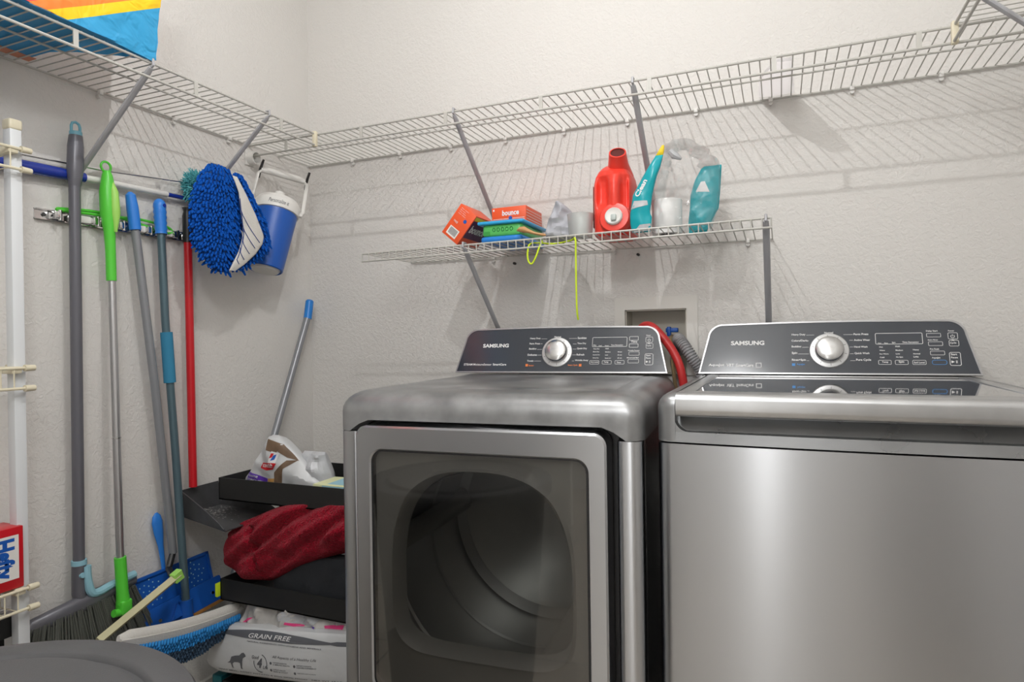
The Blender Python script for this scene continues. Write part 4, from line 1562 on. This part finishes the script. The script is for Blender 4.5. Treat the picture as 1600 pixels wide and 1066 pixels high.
# ------------------------------------------------------------------ black tiered cart
t = thing('tiered_cart', 'black metal three-tier cart standing in the corner left of the dryer', 'cart', (.42, -.47, 0))
g = lambda x, y, z: (x - .42, y + .47, z)
cx0, cx1, cy0, cy1 = .172, .672, -.62, -.325
for zb, zt in ((.691, .755), (.396, .458), (.098, .158)):
    mb = MB()
    th_ = .0035
    mb.box(g(cx0, cy0, zb), g(cx1, cy1, zb + th_))
    mb.box(g(cx0, cy0, zb), g(cx1, cy0 + th_, zt)).box(g(cx0, cy1 - th_, zb), g(cx1, cy1, zt))
    mb.box(g(cx0, cy0, zb), g(cx0 + th_, cy1, zt)).box(g(cx1 - th_, cy0, zb), g(cx1, cy1, zt))
    mb.build('tray', M_BLACKM, t)
for x, y in ((.165, -.478), (.679, -.478)):
    MB().tube([g(x, y, .03), g(x, y, .71)], .0062, 10).build('cart_post', M_BLACKM, t)
    MB().tube([g(x, -.60, .03), g(x, -.35, .03)], .0062, 10).build('base_bar', M_BLACKM, t)
    for yy in (-.59, -.36):
        MB().tube([g(x - .008, yy, .0221), g(x + .008, yy, .0221)], .022, 18).build('caster', M_BLACKP, t)

# pet food bag on the top tray
PB = Pillow((0, -.525, 0), (1, 0, 0), (0, 0, 1), (.1, -1, .15),
            [(.697, .150 + .035, .475), (.735, .182, .478), (.76, .205, .445), (.80, .232, .405), (.84, .262, .358), (.866, .282, .322), (.872, .290, .312)], .026, .075, .013, 13, 3.2)
t = thing('pet_food_bag', 'crumpled white and brown pet food bag with a purple band on the top tray', 'bag', (.33, -.525, .697))
base = V3(.33, -.525, .697)


def rebase(mb, b):
    mb.v = [tuple(Vector(v) - b) for v in mb.v]
    return mb


mb = MB()
PB.mesh(mb, 26, 26)
body = rebase(mb, base).build('bag_body', M_BAGW, t, angle=20)
mb = MB().use(M_PURP)
PB.decal(mb, [(.196, .717), (.282, .713), (.288, .742), (.206, .757)], .001, 8)
mb.use(M_TAN)
PB.decal(mb, [(.283, .713), (.315, .713), (.318, .744), (.289, .742)], .001)
mb.use(M_BROWN)
PB.decal(mb, [(.318, .712), (.338, .712), (.352, .775), (.318, .762)], .001, 6)
PB.decal(mb, [(.318, .762), (.352, .775), (.395, .802), (.360, .800)], .001, 6)
PB.decal(mb, [(.288, .826), (.325, .818), (.345, .846), (.292, .860)], .001, 6)
PB.decal(mb, [(.325, .828), (.360, .808), (.398, .800), (.345, .846)], .001, 6)
mb.use(M_PRINT)
PB.decal(mb, [(.295, .785), (.323, .783), (.338, .820), (.308, .824)], .0012)
mb.use(M_RED)
PB.decal(mb, [(.262, .772), (.288, .766), (.316, .771), (.330, .789)], .0014)
PB.decal(mb, [(.262, .772), (.330, .789), (.322, .790), (.270, .788)], .0014)
PB.decal(mb, [(.302, .803), (.312, .806), (.318, .818), (.308, .818)], .0018)
mb.use(M_BLUEP)
PB.decal(mb, [(.308, .796), (.322, .800), (.328, .816), (.316, .812)], .0018)
mb.use(M_PRINT)
PB.text(mb, 'SCIENCE DIET', .272, .775, .046, .009, bold=.02, off=.0022)
PB.text(mb, 'SENSITIVE', .207, .743, .040, .0065, bold=.02, rot=-.08, off=.0018)
PB.text(mb, 'STOMACH & SKIN', .203, .732, .062, .0065, bold=.02, rot=-.08, off=.0018)
PB.text(mb, 'ADULT', .202, .722, .020, .005, rot=-.05, off=.0018)
rebase(mb, base).build('printing', None, body)
P2_ = Pillow((0, -.50, 0), (1, 0, 0), (0, 0, 1), (.25, -1, 0),
             [(.697, .365, .492), (.735, .362, .494), (.765, .366, .486), (.80, .372, .470), (.825, .385, .462)], .024, .06, .018, 17, 8.2)
mb = MB()
P2_.mesh(mb, 18, 20)
o = rebase(mb, base).build('folded_side', M_BAGG, t, angle=16)
o['label'] = 'plain silver grey folded side of the bag'
obox('pale_carton', 'low pale yellow and light blue carton at the right end of the top cart tray', 'carton', frame((.50, -.60, .6955), (1, .03, 0), (-.03, 1, 0), (0, 0, 1)), (.14, .10, .0605), mat('pale_yellow_paper', (.70, .72, .42), .5), .001,
     lambda mb, T: mb.use(M_LBLUE).add([T @ V3(a, b, .0609) for a, b in ((.04, .01), (.13, .01), (.13, .09), (.04, .09))] + [T @ V3(a, -.0004, b) for a, b in ((.03, .045), (.13, .045), (.13, .058), (.03, .058))], [(0, 1, 2, 3), (4, 5, 6, 7)]))

# red towel and dark cloth on the middle tray
TW = Pillow((0, -.585, 0), (1, 0, .06), (0, 0, 1), (-.1, -1, .25),
            [(.440, .255, .325), (.452, .225, .365), (.463, .200, .390), (.48, .184, .420), (.51, .180, .50), (.54, .176, .60), (.57, .180, .655), (.60, .225, .655), (.63, .300, .655), (.655, .37, .655), (.672, .45, .655)], .060, .13, .014, 9, 1.9, .4)


def towel_dep(a, b, u, v, _o=TW.dep):
    d = _o(a, b, u, v)
    e = min(1, (4 * u * (1 - u)) ** .5 * 1.3) * min(1, (4 * v * (1 - v)) ** .4 * 1.2)
    # folds: ridges sweeping from lower left to upper right
    s_ = (b - .45) * .9 - (a - .30) * .55
    d += e * (.012 * math.sin(s_ * 70 + 3 * nz(a, b, 1, 9, 2)) + .006 * math.sin(s_ * 150 + 1))
    if a < .34 and b < .60:
        d -= .018 * e * math.exp(-((a - .335 + (b - .5) * .3) / .012) ** 2)
    return d


TW.dep = towel_dep
mb = MB()
TW.mesh(mb, 70, 56)
tag(mb.build('red_towel', M_TOWEL), 'dark red terry towel bunched up and hanging over the edge of the middle tray', 'towel')
TW2 = Pillow((0, -.50, 0), (1, 0, 0), (0, 0, 1), (0, -1, .2), [(.56, .30, .45), (.60, .29, .44), (.64, .285, .40), (.668, .30, .37), (.675, .32, .35)], .03, .03, .010, 14, 6)
mb = MB()
TW2.mesh(mb, 24, 20)
tag(mb.build('red_towel', M_TOWEL), 'small peak of a second red cloth behind the big red towel', 'cloth')
for nm, lab, yy, prof, m_, T_, cat in (
    ('black_cloth', 'black cloth lying under the right side of the red towel', -.572, [(.4005, .34, .66), (.43, .335, .66), (.47, .33, .66), (.52, .40, .66), (.56, .48, .66)], M_CLOTHB, .028, 'cloth'),
    ('black_cloth', 'black cloth peeking out above the red towel', -.44, [(.58, .33, .60), (.63, .34, .60), (.67, .36, .58), (.683, .38, .55)], M_CLOTHB, .03, 'cloth'),
        ('lime_cloth', 'sliver of lime green cloth at the left top of the red towel', -.47, [(.55, .20, .26), (.575, .195, .265), (.592, .205, .25)], M_LIME, .02, 'cloth')):
    pz = Pillow((0, yy, 0), (1, 0, 0), (0, 0, 1), (0, -1, .1), prof, T_, .04, .007, 14, len(lab) * .37)
    mb = MB()
    pz.mesh(mb, 30, 18)
    tag(mb.build(nm, m_), lab, cat)

# kibble bags on the bottom tray
GB = Pillow((0, -.615, 0), V3(1, 0, .10).normalized(), (0, 0, 1), (0, -1, .12),
            [(.166, .165, .665), (.172, .150, .666), (.185, .122, .668), (.20, .116, .668), (.23, .128, .668), (.27, .152, .668), (.288, .162, .668), (.303, .172, .668), (.312, .185, .668)], .035, .10, .0022, 8, 4.4, .35)
base = V3(.40, -.6, .18)
t = thing('kibble_bag', 'white dog food bag with a grey band and black dog silhouette, bottom tray', 'bag', tuple(base))
mb = MB()
GB.mesh(mb, 60, 40)
body = rebase(mb, base).build('bag_body', M_BAGW, t)
mb = MB().use(M_BAGD)
N = 26
top_, bot_ = [], []
for i in range(N + 1):
    q = i / N
    a = .170 + q * .495
    c = .290 - .004 * q + .003 * math.sin(q * 5)
    h_ = .0025 + .011 * math.sin(PI * min(1, q / .86)) ** 1.0 if q < .86 else .006
    top_.append((a, c + h_))
    bot_.append((a, c - h_ * .9))
for i in range(N):
    GB.decal(mb, [bot_[i], bot_[i + 1], top_[i + 1], top_[i]], .0012, 3)
GB.text(mb, 'All Aspects of a Healthy Life', .394, .232, .150, .0095, shear=.3, bold=.0, off=.0016)
for i, (a, b_) in enumerate(((.388, .219), (.388, .199), (.472, .217), (.472, .197))):
    GB.decal(mb, [(a + .004 * math.cos(q), b_ + .004 * math.sin(q)) for q in [2 * PI * k / 10 for k in range(10)]], .0012)
for st, a, b_, wd in (('SUPPORTS DIGESTIVE', .396, .2200, .050), ('& IMMUNE HEALTH', .396, .2145, .060), ('SUPPORTS HEALTHY', .396, .2000, .045), ('SKIN & COAT', .396, .1945, .052),
                      ('SUPPORTS COGNITIVE', .480, .2185, .048), ('DEVELOPMENT', .480, .213, .064), ('SUPPORTS HIPS & JOINTS', .480, .1965, .060)):
    GB.text(mb, st, a, b_, wd, .0034, off=.0014)
GB.text(mb, 'MEAT MEAL, SWEET POTATO & EGG DOG FOOD   NET WT 15 LB', .180, .180, .44, .0042, off=.0014)
GB.text(mb, 'NATURAL INGREDIENTS WITH VITAMINS AND MINERALS', .30, .272, .26, .0036, rot=-.02, off=.0014)
# circle with 4
ccx, ccy = .350, .215
for a0_, a1_ in ((-.3, 1.3), (2.9, 4.9)):
    K = 14
    for k in range(K):
        q0, q1 = a0_ + (a1_ - a0_) * k / K, a0_ + (a1_ - a0_) * (k + 1) / K
        GB.decal(mb, [(ccx + .025 * math.cos(q0), ccy + .027 * math.sin(q0)), (ccx + .025 * math.cos(q1), ccy + .027 * math.sin(q1)), (ccx + .0225 * math.cos(q1), ccy + .0245 * math.sin(q1)), (ccx + .0225 * math.cos(q0), ccy + .0245 * math.sin(q0))], .0012, 1)
GB.text(mb, '4', .338, .202, .020, .028, bold=.05, shear=.3, off=.0018)
GB.text(mb, 'Good', .320, .2265, .026, .010, shear=.3, off=.0014)
GB.text(mb, 'Life', .358, .200, .018, .010, shear=.3, off=.0014)
# dog silhouette
dog = [(.0, .013), (.010, .019), (.016, .031), (.030, .035), (.046, .037), (.054, .044), (.062, .046), (.068, .041), (.070, .036), (.064, .034), (.058, .030), (.055, .020), (.053, .004), (.056, .0), (.048, .0), (.047, .016), (.040, .018), (.026, .017), (.019, .012), (.021, .002), (.024, .0), (.016, .0), (.012, .014), (.005, .016)]
P = [GB.S(.222 + a * 1.06, .192 + b_ * 1.05, .0014) for a, b_ in dog]
bm = bmesh.new()
bm.free()
from mathutils.geometry import tessellate_polygon
mb.add(P, [tuple(q) for q in tessellate_polygon([[V3(a, b_, 0) for a, b_ in dog]])])
mb.use(M_PRINT)
GB.text(mb, 'GRAIN FREE', .305, .2835, .155, .0125, bold=.01, shear=.25, off=.0022)
rebase(mb, base).build('printing', None, body)
# bag behind / above it, white and pink
PK = Pillow((0, -.585, 0), V3(1, 0, .02).normalized(), (0, 0, 1), (0, -1, .25),
            [(.262, .20, .665), (.30, .205, .665), (.33, .22, .665), (.36, .235, .665), (.385, .25, .665), (.392, .27, .665)], .022, .15, .022, 15, 7.7, .4)
base = V3(.45, -.56, .3)
t = thing('kibble_bag', 'crumpled white bag with magenta print wedged under the middle tray', 'bag', tuple(base))
mb = MB()
PK.mesh(mb, 60, 34)
body = rebase(mb, base).build('bag_body', mat('crumpled_white_film', (.52, .50, .475), .35, var=.6, vscale=22), t, angle=18)
mb = MB().use(M_PINK)
PK.decal(mb, [(.545, .315), (.575, .310), (.60, .365), (.535, .355)], .001, 6)
PK.decal(mb, [(.228, .318), (.262, .328), (.285, .345), (.252, .338)], .001, 6)
PK.decal(mb, [(.41, .343), (.46, .335), (.46, .345), (.412, .350)], .001, 4)
mb.use(M_BAGG)
PK.decal(mb, [(.36, .352), (.50, .345), (.52, .372), (.40, .378)], .001, 8)
mb.use(M_PURP)
PK.decal(mb, [(.495, .335), (.508, .333), (.512, .350), (.498, .352)], .0012, 2)
mb.use(M_YEL)
PK.decal(mb, [(.480, .320), (.494, .318), (.496, .330), (.483, .332)], .0012, 2)
rebase(mb, base).build('printing', None, body)
# teal tub at the floor and lime rag tab on the tray
tag(MB().rbox((.110, -.60, .0), (.148, -.52, .155), .004, 2).build('teal_tub', M_TEALBIN), 'dark teal tub on the floor against the left side of the cart', 'tub')
tag(MB().rbox((.160, -.630, .405), (.170, -.600, .445), .003, 2).build('lime_tag', M_LIME), 'small lime green tab at the left end of the middle tray', 'tag')

# striped mop pad on the floor rack, in front of the poles
MP = Pillow((.20, 0, 0), (0, 1, 0), (0, 0, 1), (.72, -.69, .1), [(.300, -.80, -.62), (.325, -.83, -.58), (.35, -.90, -.57), (.375, -.945, -.60), (.398, -.955, -.74), (.425, -.95, -.88), (.435, -.93, -.90)], .022, .03, .003, 12, 2.2)
base = V3(.20, -.78, .36)
t = thing('mop_pad', 'dirty blue and white mop pad lying aslant behind the round can', 'mop pad', tuple(base))


def mp_top(q):
    return V3(.20, -.955 + .385 * q, .432 - .070 * q - .012 * math.sin(PI * q))


mb = MB()
mb.tube([mp_top(q / 14) - base for q in range(15)], [.006] + [.013] * 13 + [.006], 10, flat=1.4)
mb.sheet(lambda u, v: mp_top(u) + V3(.010 - .02 * v, -.004 * v, -.085 * v * (.35 + .65 * math.sin(PI * (.15 + .8 * u)))) - base, 20, 8, .012)
mb.build('white_backing', M_TERRY, t)
mb = MB()
mb2 = MB()
rnd = random.Random(5)
for j in range(9):
    for i in range(44):
        q = (i + .5 * (j % 2)) / 44
        v = (j + .6) / 9
        p = mp_top(q) + V3(.016 - .02 * v, -.014, -.012 - .080 * v * (.35 + .65 * math.sin(PI * (.15 + .8 * q)))) - base
        d = V3(.5, -.5, -.45 + rnd.uniform(-.15, .15)).normalized() * rnd.uniform(.011, .017)
        tgt = mb if v < .45 or q < .35 else mb2
        tgt.tube([p, p + d * .6, p + d], [.0035, .0042, .0022], 5)
o = mb.build('blue_fringe', mat('mid_blue_chenille', (.02, .22, .55), .9), t)
o['kind'] = 'stuff'
o = mb2.build('soiled_fringe', mat('soiled_chenille', (.035, .07, .12), .95), t)
o['kind'] = 'stuff'
o['label'] = 'dark soiled blue fringe'

# ------------------------------------------------------------------ tote bag on the left shelf
base = V3(.16, -1.25, 1.838)
t = thing('beach_tote', 'shiny striped tote in blue, yellow, orange and pink on the upper left shelf', 'bag', tuple(base))


def tote_front(u, v):
    y = -1.60 + u * (.69)
    h_ = .30 * v
    x = .318 + .012 * v - .02 * u * (1 - v) + .010 * nz(y, h_, 0, 9, 1) * min(1, v * 3) + .006 * abs(nz(y, h_, 2, 22, 3))
    yy = y + .018 * v * u
    return V3(x, yy, 1.843 + h_ - .008 * (1 - v) * (u ** 6)) - base


mb = MB()
mb.sheet(tote_front, 60, 26, .0012)
# right side, folding inward to the wall
mb.sheet(lambda u, v: V3(.300 - .23 * u + .012 * v, -.905 - .14 * math.sin(u * PI / 2) * (1 - v * .4) + .018 * v - .0, 1.841 + .30 * v * (1 - .15 * u)) + V3(0, .006 * nz(u * 3, v * 3, 0, 3, 6), 0) - base, 20, 20, .0012)
tote = mb.build('tote_body', M_STRP, t)
mb = MB()
mb.sheet(lambda u, v: V3(.045 + .26 * v, -1.60 + .56 * u + .10 * max(0, v - .8) * 5 * u * .3, 1.8405 + .003 * abs(nz(u * 8, v * 4, 0, 2, 2))) - base, 30, 14, .0012)
mb.sheet(lambda u, v: V3(.045, -1.60 + .56 * u, 1.842 + .27 * v) - base, 10, 8, .0012)
mb.build('tote_base', mat('bright_blue_tote_cloth', (.02, .27, .55), .5, bump=.4, bscale=30), t)
MB().sheet(lambda u, v: V3(.022 + .03 * v, -1.60 + .57 * u, 1.8395 + .001 * v) - base, 12, 4, .0012).build('bottom_seam', mat('salmon_lining', (.62, .26, .16), .6), t)

# small flat box on the long shelf
bm4 = MB().prism([(1.648, -.018), (1.652, -.155), (1.694, -.262), (1.732, -.256), (1.742, -.018)], lambda a, c: (a, c, H + .0055), lambda a, c: (a, c, H + .014))
M_TRL = bpy.data.materials.new('translucent_white_sheet')
M_TRL.use_nodes = True
_n = M_TRL.node_tree
_t = _n.nodes.new('ShaderNodeBsdfTranslucent')
_t.inputs[0].default_value = (.97, .96, .97, 1)
_d = _n.nodes.new('ShaderNodeBsdfDiffuse')
_d.inputs[0].default_value = (.85, .84, .84, 1)
_m = _n.nodes.new('ShaderNodeMixShader')
_m.inputs[0].default_value = .12
_n.links.new(_t.outputs[0], _m.inputs[1])
_n.links.new(_d.outputs[0], _m.inputs[2])
_n.links.new(_m.outputs[0], _n.nodes['Material Output'].inputs[0])
tag(bm4.build('folded_paper', M_TRL), 'small flat folded white paper on the long upper shelf, right of centre', 'carton')

# ------------------------------------------------------------------ supplies on the short shelf
sz = lowz + .0035


def dec_b1(mb, T):
    # end face towards the viewer: barcode and small print ; right face: word and dark art
    e = lambda a, b: T @ V3(a, -.0004, b)
    mb.use(M_WHCART).add([e(*p) for p in ((.012, .008), (.050, .008), (.050, .036), (.012, .036))], [(0, 1, 2, 3)])
    e2 = lambda a, b: T @ V3(a, -.0008, b)
    mb.use(M_BAGD)
    for k in range(10):
        a = .017 + .003 * k
        mb.add([e2(a, .013), e2(a + .0016, .013), e2(a + .0016, .033), e2(a, .033)], [(0, 1, 2, 3)])
    mb.use(M_BLUEP).add([e2(.046 + .006 * math.cos(q), .070 + .006 * math.sin(q)) for q in [2 * PI * k / 14 for k in range(14)]], [tuple(range(14))])
    mb.use(M_PRINT)
    put_text(mb, 'FREE', e2, .012, .050, .016, .006)
    for k, wd in enumerate((.030, .026, .022, .030)):
        put_text(mb, 'dryer sheets', e2, .010, .078 - .0 + .006 * k, wd, .0032)
    r = lambda a, b: T @ V3(.0674, a, b)
    mb.use(M_PURD).add([r(.004, .028), r(.13, .028), r(.13, .088), r(.004, .088)], [(0, 1, 2, 3)])
    mb.use(M_YEL).add([r(.004, .090), r(.13, .090), r(.13, .102), r(.004, .102)], [(0, 1, 2, 3)])
    r2 = lambda a, b: T @ V3(.0678, a, b)
    mb.use(M_PRINT)
    put_text(mb, 'bounce', r2, .014, .048, .10, .026, bold=.04, shear=.1)


ux = V3(.765, 0, -.645).normalized()
uz = V3(.645, 0, .765).normalized()
B1 = frame((.7425, -.285, 1.4805), ux, (0, 1, 0), uz)
obox('dryer_sheet_carton', 'orange-red dryer sheet carton tipped on its corner at the left of the short shelf', 'carton', B1, (.067, .135, .106), M_ORBOX, .001, dec_b1)


def dec_b2(mb, T):
    e = lambda a, b: T @ V3(a, -.0005, b)
    mb.use(M_PRINT)
    put_text(mb, 'bounce', e, .034, .0285, .056, .017, bold=.03, shear=.1)
    put_text(mb, 'bounce', lambda a, b: T @ V3(.032 + a, .030 + b, .0554), 0, 0, .05, .016, bold=.03)
    for k in range(2):
        mb.add([e(.004, .013 + .005 * k), e(.108, .013 + .005 * k), e(.108, .0143 + .005 * k), e(.004, .0143 + .005 * k)], [(0, 1, 2, 3)])
    put_text(mb, 'dryer sheets outdoor fresh', e, .074, .006, .034, .0035)
    mb.add([e(.004, .044), e(.009, .044), e(.009, .050), e(.004, .050)], [(0, 1, 2, 3)])
    mb.use(M_BLUEP).add([T @ V3(.062 + .006 * math.cos(q), -.0009, .020 + .006 * math.sin(q)) for q in [2 * PI * k / 14 for k in range(14)]], [tuple(range(14))])
    mb.use(M_WHCART)
    for k in range(5):
        z_ = .006 + .009 * k
        mb.add([T @ V3(.1134, a, b) for a, b in ((.004, z_), (.145, z_), (.145, z_ + .0016), (.004, z_ + .0016))], [(0, 1, 2, 3)])


B2 = frame((.872, -.195, 1.5015), (1, .02, .012), (-.02, 1, .0), (-.012, 0, 1))
obox('dryer_sheet_carton', 'flat orange-red dryer sheet carton lying on the green and blue container', 'carton', B2, (.113, .15, .055), M_ORBOX, .001, dec_b2)

t = thing('storage_container', 'clear green container with a blue lid and blue base on the short shelf', 'container', (.94, -.17, sz))
g = lambda x, y, z: (x - .94, y + .17, z - sz)
MB().rbox(g(.872, -.282, sz + .0005), g(1.006, -.085, sz + .020), .008, 3).build('blue_base', M_CYAN2, t)
MB().rbox(g(.876, -.278, sz + .018), g(1.003, -.088, 1.492), .010, 3).build('green_body', M_CLGRN, t)
MB().rbox(g(.864, -.288, 1.489), g(1.012, -.078, 1.4995), .004, 3, sel=None).build('blue_lid', M_CYAN, t)
mb = MB()
for k in range(5):
    r_ = .0045
    cx_ = .915 + .014 * k
    mb.tube([g(cx_ + r_ * math.cos(q), -.2788, 1.474 + r_ * 1.2 * math.sin(q)) for q in [2 * PI * i / 10 for i in range(11)]], .0010, 4)
mb.build('embossed_scroll', mat('dark_green_plastic', (.02, .20, .05), .4), t)
mb = MB()
mb.prism(rrect(0, 0, .022, .012, .002, 2), lambda a, c: g(.880 + a, -.2785, 1.458 + c), lambda a, c: g(.880 + a, -.2775, 1.458 + c))
mb.build('small_label', mat('deep_green_label', (.04, .32, .06), .4), t)

mb = MB().tube([(.997, -.297, 1.463), (1.008, -.300, 1.464), (1.020, -.300, 1.463), (1.030, -.299, 1.459), (1.050, -.297, 1.451), (1.078, -.295, 1.444), (1.084, -.294, 1.443)], [.003, .011, .0135, .009, .0055, .0058, .003], 14, flat=.7)
tag(mb.build('wooden_scoop', M_WOOD), 'small pale wooden scoop at the front edge of the short shelf', 'scoop')

CL = Pillow((0, -.20, 0), (1, 0, 0), (0, 0, 1), (0, -1, .1), [(sz + .001, 1.055, 1.150), (1.46, 1.052, 1.148), (1.49, 1.058, 1.150), (1.515, 1.066, 1.138), (1.535, 1.076, 1.122), (1.552, 1.086, 1.100), (1.556, 1.090, 1.096)], .028, .03, .017, 24, 9.3)
mb = MB()
CL.mesh(mb, 26, 26)
tag(mb.build('crumpled_cloth', M_LCLOTH, angle=24), 'crumpled pale grey cloth between the container and the clear cup', 'cloth')

t = thing('clear_cup', 'frosted clear plastic measuring cup beside the red detergent bottle', 'cup', (1.172, -.245, sz))
MB().lathe([(0, .001), (.033, .001), (.0375, .066), (.0382, .066), (.0382, .068), (.0365, .068), (.0322, .003), (0, .003)], 40).build('cup_wall', M_CUP, t)

# detergent bottle
JO = V3(1.2605, -.175, sz + .0005)
t = thing('detergent_bottle', 'big red detergent bottle with an open spout and a white tap at its foot', 'bottle', tuple(JO))
secs = [(.0, .050, .072), (.006, .0555, .078), (.06, .0565, .080), (.12, .0565, .080), (.150, .0560, .079), (.172, .0520, .072), (.188, .0450, .060), (.200, .0360, .046), (.208, .0255, .032), (.213, .012, .014)]


def jug_pt(u, v):
    q = v * (len(secs) - 1)
    i = min(len(secs) - 2, int(q))
    f_ = q - i
    h_, a, d = [secs[i][k] + (secs[i + 1][k] - secs[i][k]) * f_ for k in range(3)]
    th_ = 2 * PI * u
    c_, s_ = math.cos(th_), math.sin(th_)
    e = 2 / 3.4
    x = a * math.copysign(abs(c_) ** e, c_)
    y = d * math.copysign(abs(s_) ** e, s_)
    if s_ < 0:
        # finger hollows either side of the grip rib, on the front
        w1 = math.exp(-((x + .024) / .0165) ** 4 - ((h_ - .125) / .045) ** 4)
        w2 = math.exp(-((x - .037) / .0105) ** 4 - ((h_ - .118) / .048) ** 4)
        y += .026 * w1 + .022 * w2
        y += .006 * math.exp(-((x - .012) / .010) ** 2) * -1 * (1 if .06 < h_ < .19 else 0) * math.sin(PI * min(1, max(0, (h_ - .06) / .13)))
    return V3(x, y, h_)


mb = MB()
NU, NV = 160, 90
mb.grid(jug_pt, NU, NV, wrap=True)
mb.add([jug_pt(i / NU, 0) for i in range(NU)], [tuple(reversed(range(NU)))])
mb.build('bottle_body', M_JUG, t, angle=60)
a0_, a1_ = V3(.010, -.005, .178), V3(.021, -.066, .232)
MB().tube([a0_, a0_.lerp(a1_, .5), a1_, a1_ + (a1_ - a0_).normalized() * .0005], [.042, .029, .0240, .0200], 28, caps=False).build('spout', M_JUG, t)
MB().tube([a0_.lerp(a1_, .3), a1_ - (a1_ - a0_) * .02], .0200, 28).build('spout_hole', M_JUGIN, t)
JM = frame((.014, -.074, .046), (1, 0, 0), V3(0, .18, 1).normalized(), V3(0, -1, .18).normalized())
MB().lathe([(.044, -.01), (.0435, .008), (.040, .014), (.026, .016), (0, .016)], 44, JM).build('tap_shoulder', M_JUG, t)
cp_ = MB().lathe([(.025, .014), (.0245, .023), (.022, .026), (.019, .024), (0, .024)], 36, JM).build('tap_cap', M_WHITEP, t)
MB().rbox((-.006, -.015, .022), (.009, .003, .032), .003, 2, M=JM).build('tap_button', mat('pale_grey_button', (.45, .50, .48), .4), cp_)
MB().sheet(lambda u, v: V3(-.0572 - .0008 * math.sin(PI * u), -.045 + .09 * u, .03 + .12 * v), 8, 8, .0008).build('side_label', mat('pale_pink_label', (.70, .42, .40), .35), t)

# torn film pack with a paper roll
t = thing('paper_roll', 'white paper towel roll standing upright inside the torn film wrapper', 'paper roll', (1.408, -.19, sz))
MB().lathe([(.019, .0006), (.0405, .0006), (.041, .002), (.041, .094), (.040, .0955), (.020, .0955), (.019, .094), (.019, .0006)], 48).build('paper', M_PAPER, t)
base = V3(1.43, -.2, sz)
t = thing('film_wrapper', 'torn clear wrapper with teal printed panels around a white roll on the short shelf', 'wrapper', tuple(base))
LPz = Pillow((0, -.255, 0), (1, 0, 0), (0, 0, 1), (.1, -1, 0), [(sz + .001, 1.322, 1.372), (1.46, 1.318, 1.376), (1.478, 1.317, 1.378), (1.486, 1.317, 1.372), (1.54, 1.326, 1.380), (1.585, 1.352, 1.392), (1.610, 1.368, 1.402), (1.642, 1.390, 1.410)], .012, .01, .004, 20, 3)
mb = MB()
LPz.mesh(mb, 14, 26)
o = rebase(mb, base).build('teal_panel', M_TEAL, t)
mb = MB()
Pillow((0, -.255, 0), (1, 0, 0), (0, 0, 1), (.1, -1, 0), [(1.642, 1.390, 1.410), (1.655, 1.398, 1.413), (1.668, 1.407, 1.413)], .004, .004, .001, 20, 3).mesh(mb, 6, 6)
rebase(mb, base).build('orange_tip', M_YEL, t)
mb = MB().use(M_BAGG)
LPz.decal(mb, [(1.322, 1.500), (1.368, 1.508), (1.366, 1.520), (1.330, 1.522)], .001, 4)
LPz.decal(mb, [(1.325, 1.436), (1.375, 1.440), (1.374, 1.458), (1.345, 1.456)], .001, 4)
mb.use(M_PRINT)
LPz.text(mb, 'Clean', 1.343, 1.530, .050, .014, bold=.03, rot=1.05, off=.0012)
rebase(mb, base).build('panel_print', None, o)
RPz = Pillow((0, -.175, 0), (1, 0, 0), (0, 0, 1), (-.1, -1, 0), [(sz + .001, 1.462, 1.512), (1.47, 1.464, 1.528), (1.50, 1.468, 1.545), (1.54, 1.470, 1.549), (1.58, 1.482, 1.552), (1.612, 1.500, 1.554), (1.618, 1.508, 1.554)], .014, .012, .004, 18, 11)
mb = MB()
RPz.mesh(mb, 16, 26)
o = rebase(mb, base).build('teal_panel', M_TEAL, t)
mb = MB().use(M_PRINT)
RPz.decal(mb, [(1.487, 1.548), (1.524, 1.544), (1.512, 1.574), (1.502, 1.574)], .0012, 3)
rebase(mb, base).build('panel_print', None, o)
FB = Pillow((0, -.215, 0), (1, 0, 0), (0, 0, 1), (0, -1, .1), [(sz + .002, 1.368, 1.53), (1.50, 1.372, 1.545), (1.56, 1.372, 1.552), (1.61, 1.385, 1.553), (1.625, 1.392, 1.548), (1.64, 1.388, 1.520), (1.655, 1.402, 1.528), (1.668, 1.398, 1.495), (1.678, 1.418, 1.488), (1.690, 1.432, 1.452)], .030, .10, .022, 24, 6.6, .5)
mb = MB()
FB.mesh(mb, 40, 40)
rebase(mb, base).build('clear_film', M_FILM, t, angle=22)
MB().tube([V3(1.425, -.235, 1.655) - base, V3(1.437, -.237, 1.642) - base, V3(1.455, -.237, 1.630) - base], [.008, .011, .004], 8).build('grey_twist', M_BAGG, t)

# lime cord
mb = MB()
pts = spline([(1.075, -.30, 1.427), (1.068, -.309, 1.405), (1.058, -.312, 1.378), (1.046, -.312, 1.362), (1.036, -.312, 1.372), (1.034, -.309, 1.40), (1.040, -.29, 1.424), (1.09, -.24, 1.4255), (1.15, -.27, 1.4265), (1.176, -.312, 1.424), (1.178, -.314, 1.38), (1.178, -.314, 1.28), (1.178, -.300, 1.20), (1.178, -.22, 1.15), (1.178, -.15, 1.175), (1.178, -.09, 1.20), (1.178, -.06, 1.12), (1.178, -.055, 1.0)], 7)
mb.tube(pts[:len(pts) - 35], .0026, 6)
tag(mb.build('lime_string', M_LIME), 'thin lime green string looped through the short shelf and hanging behind the dryer', 'cord')
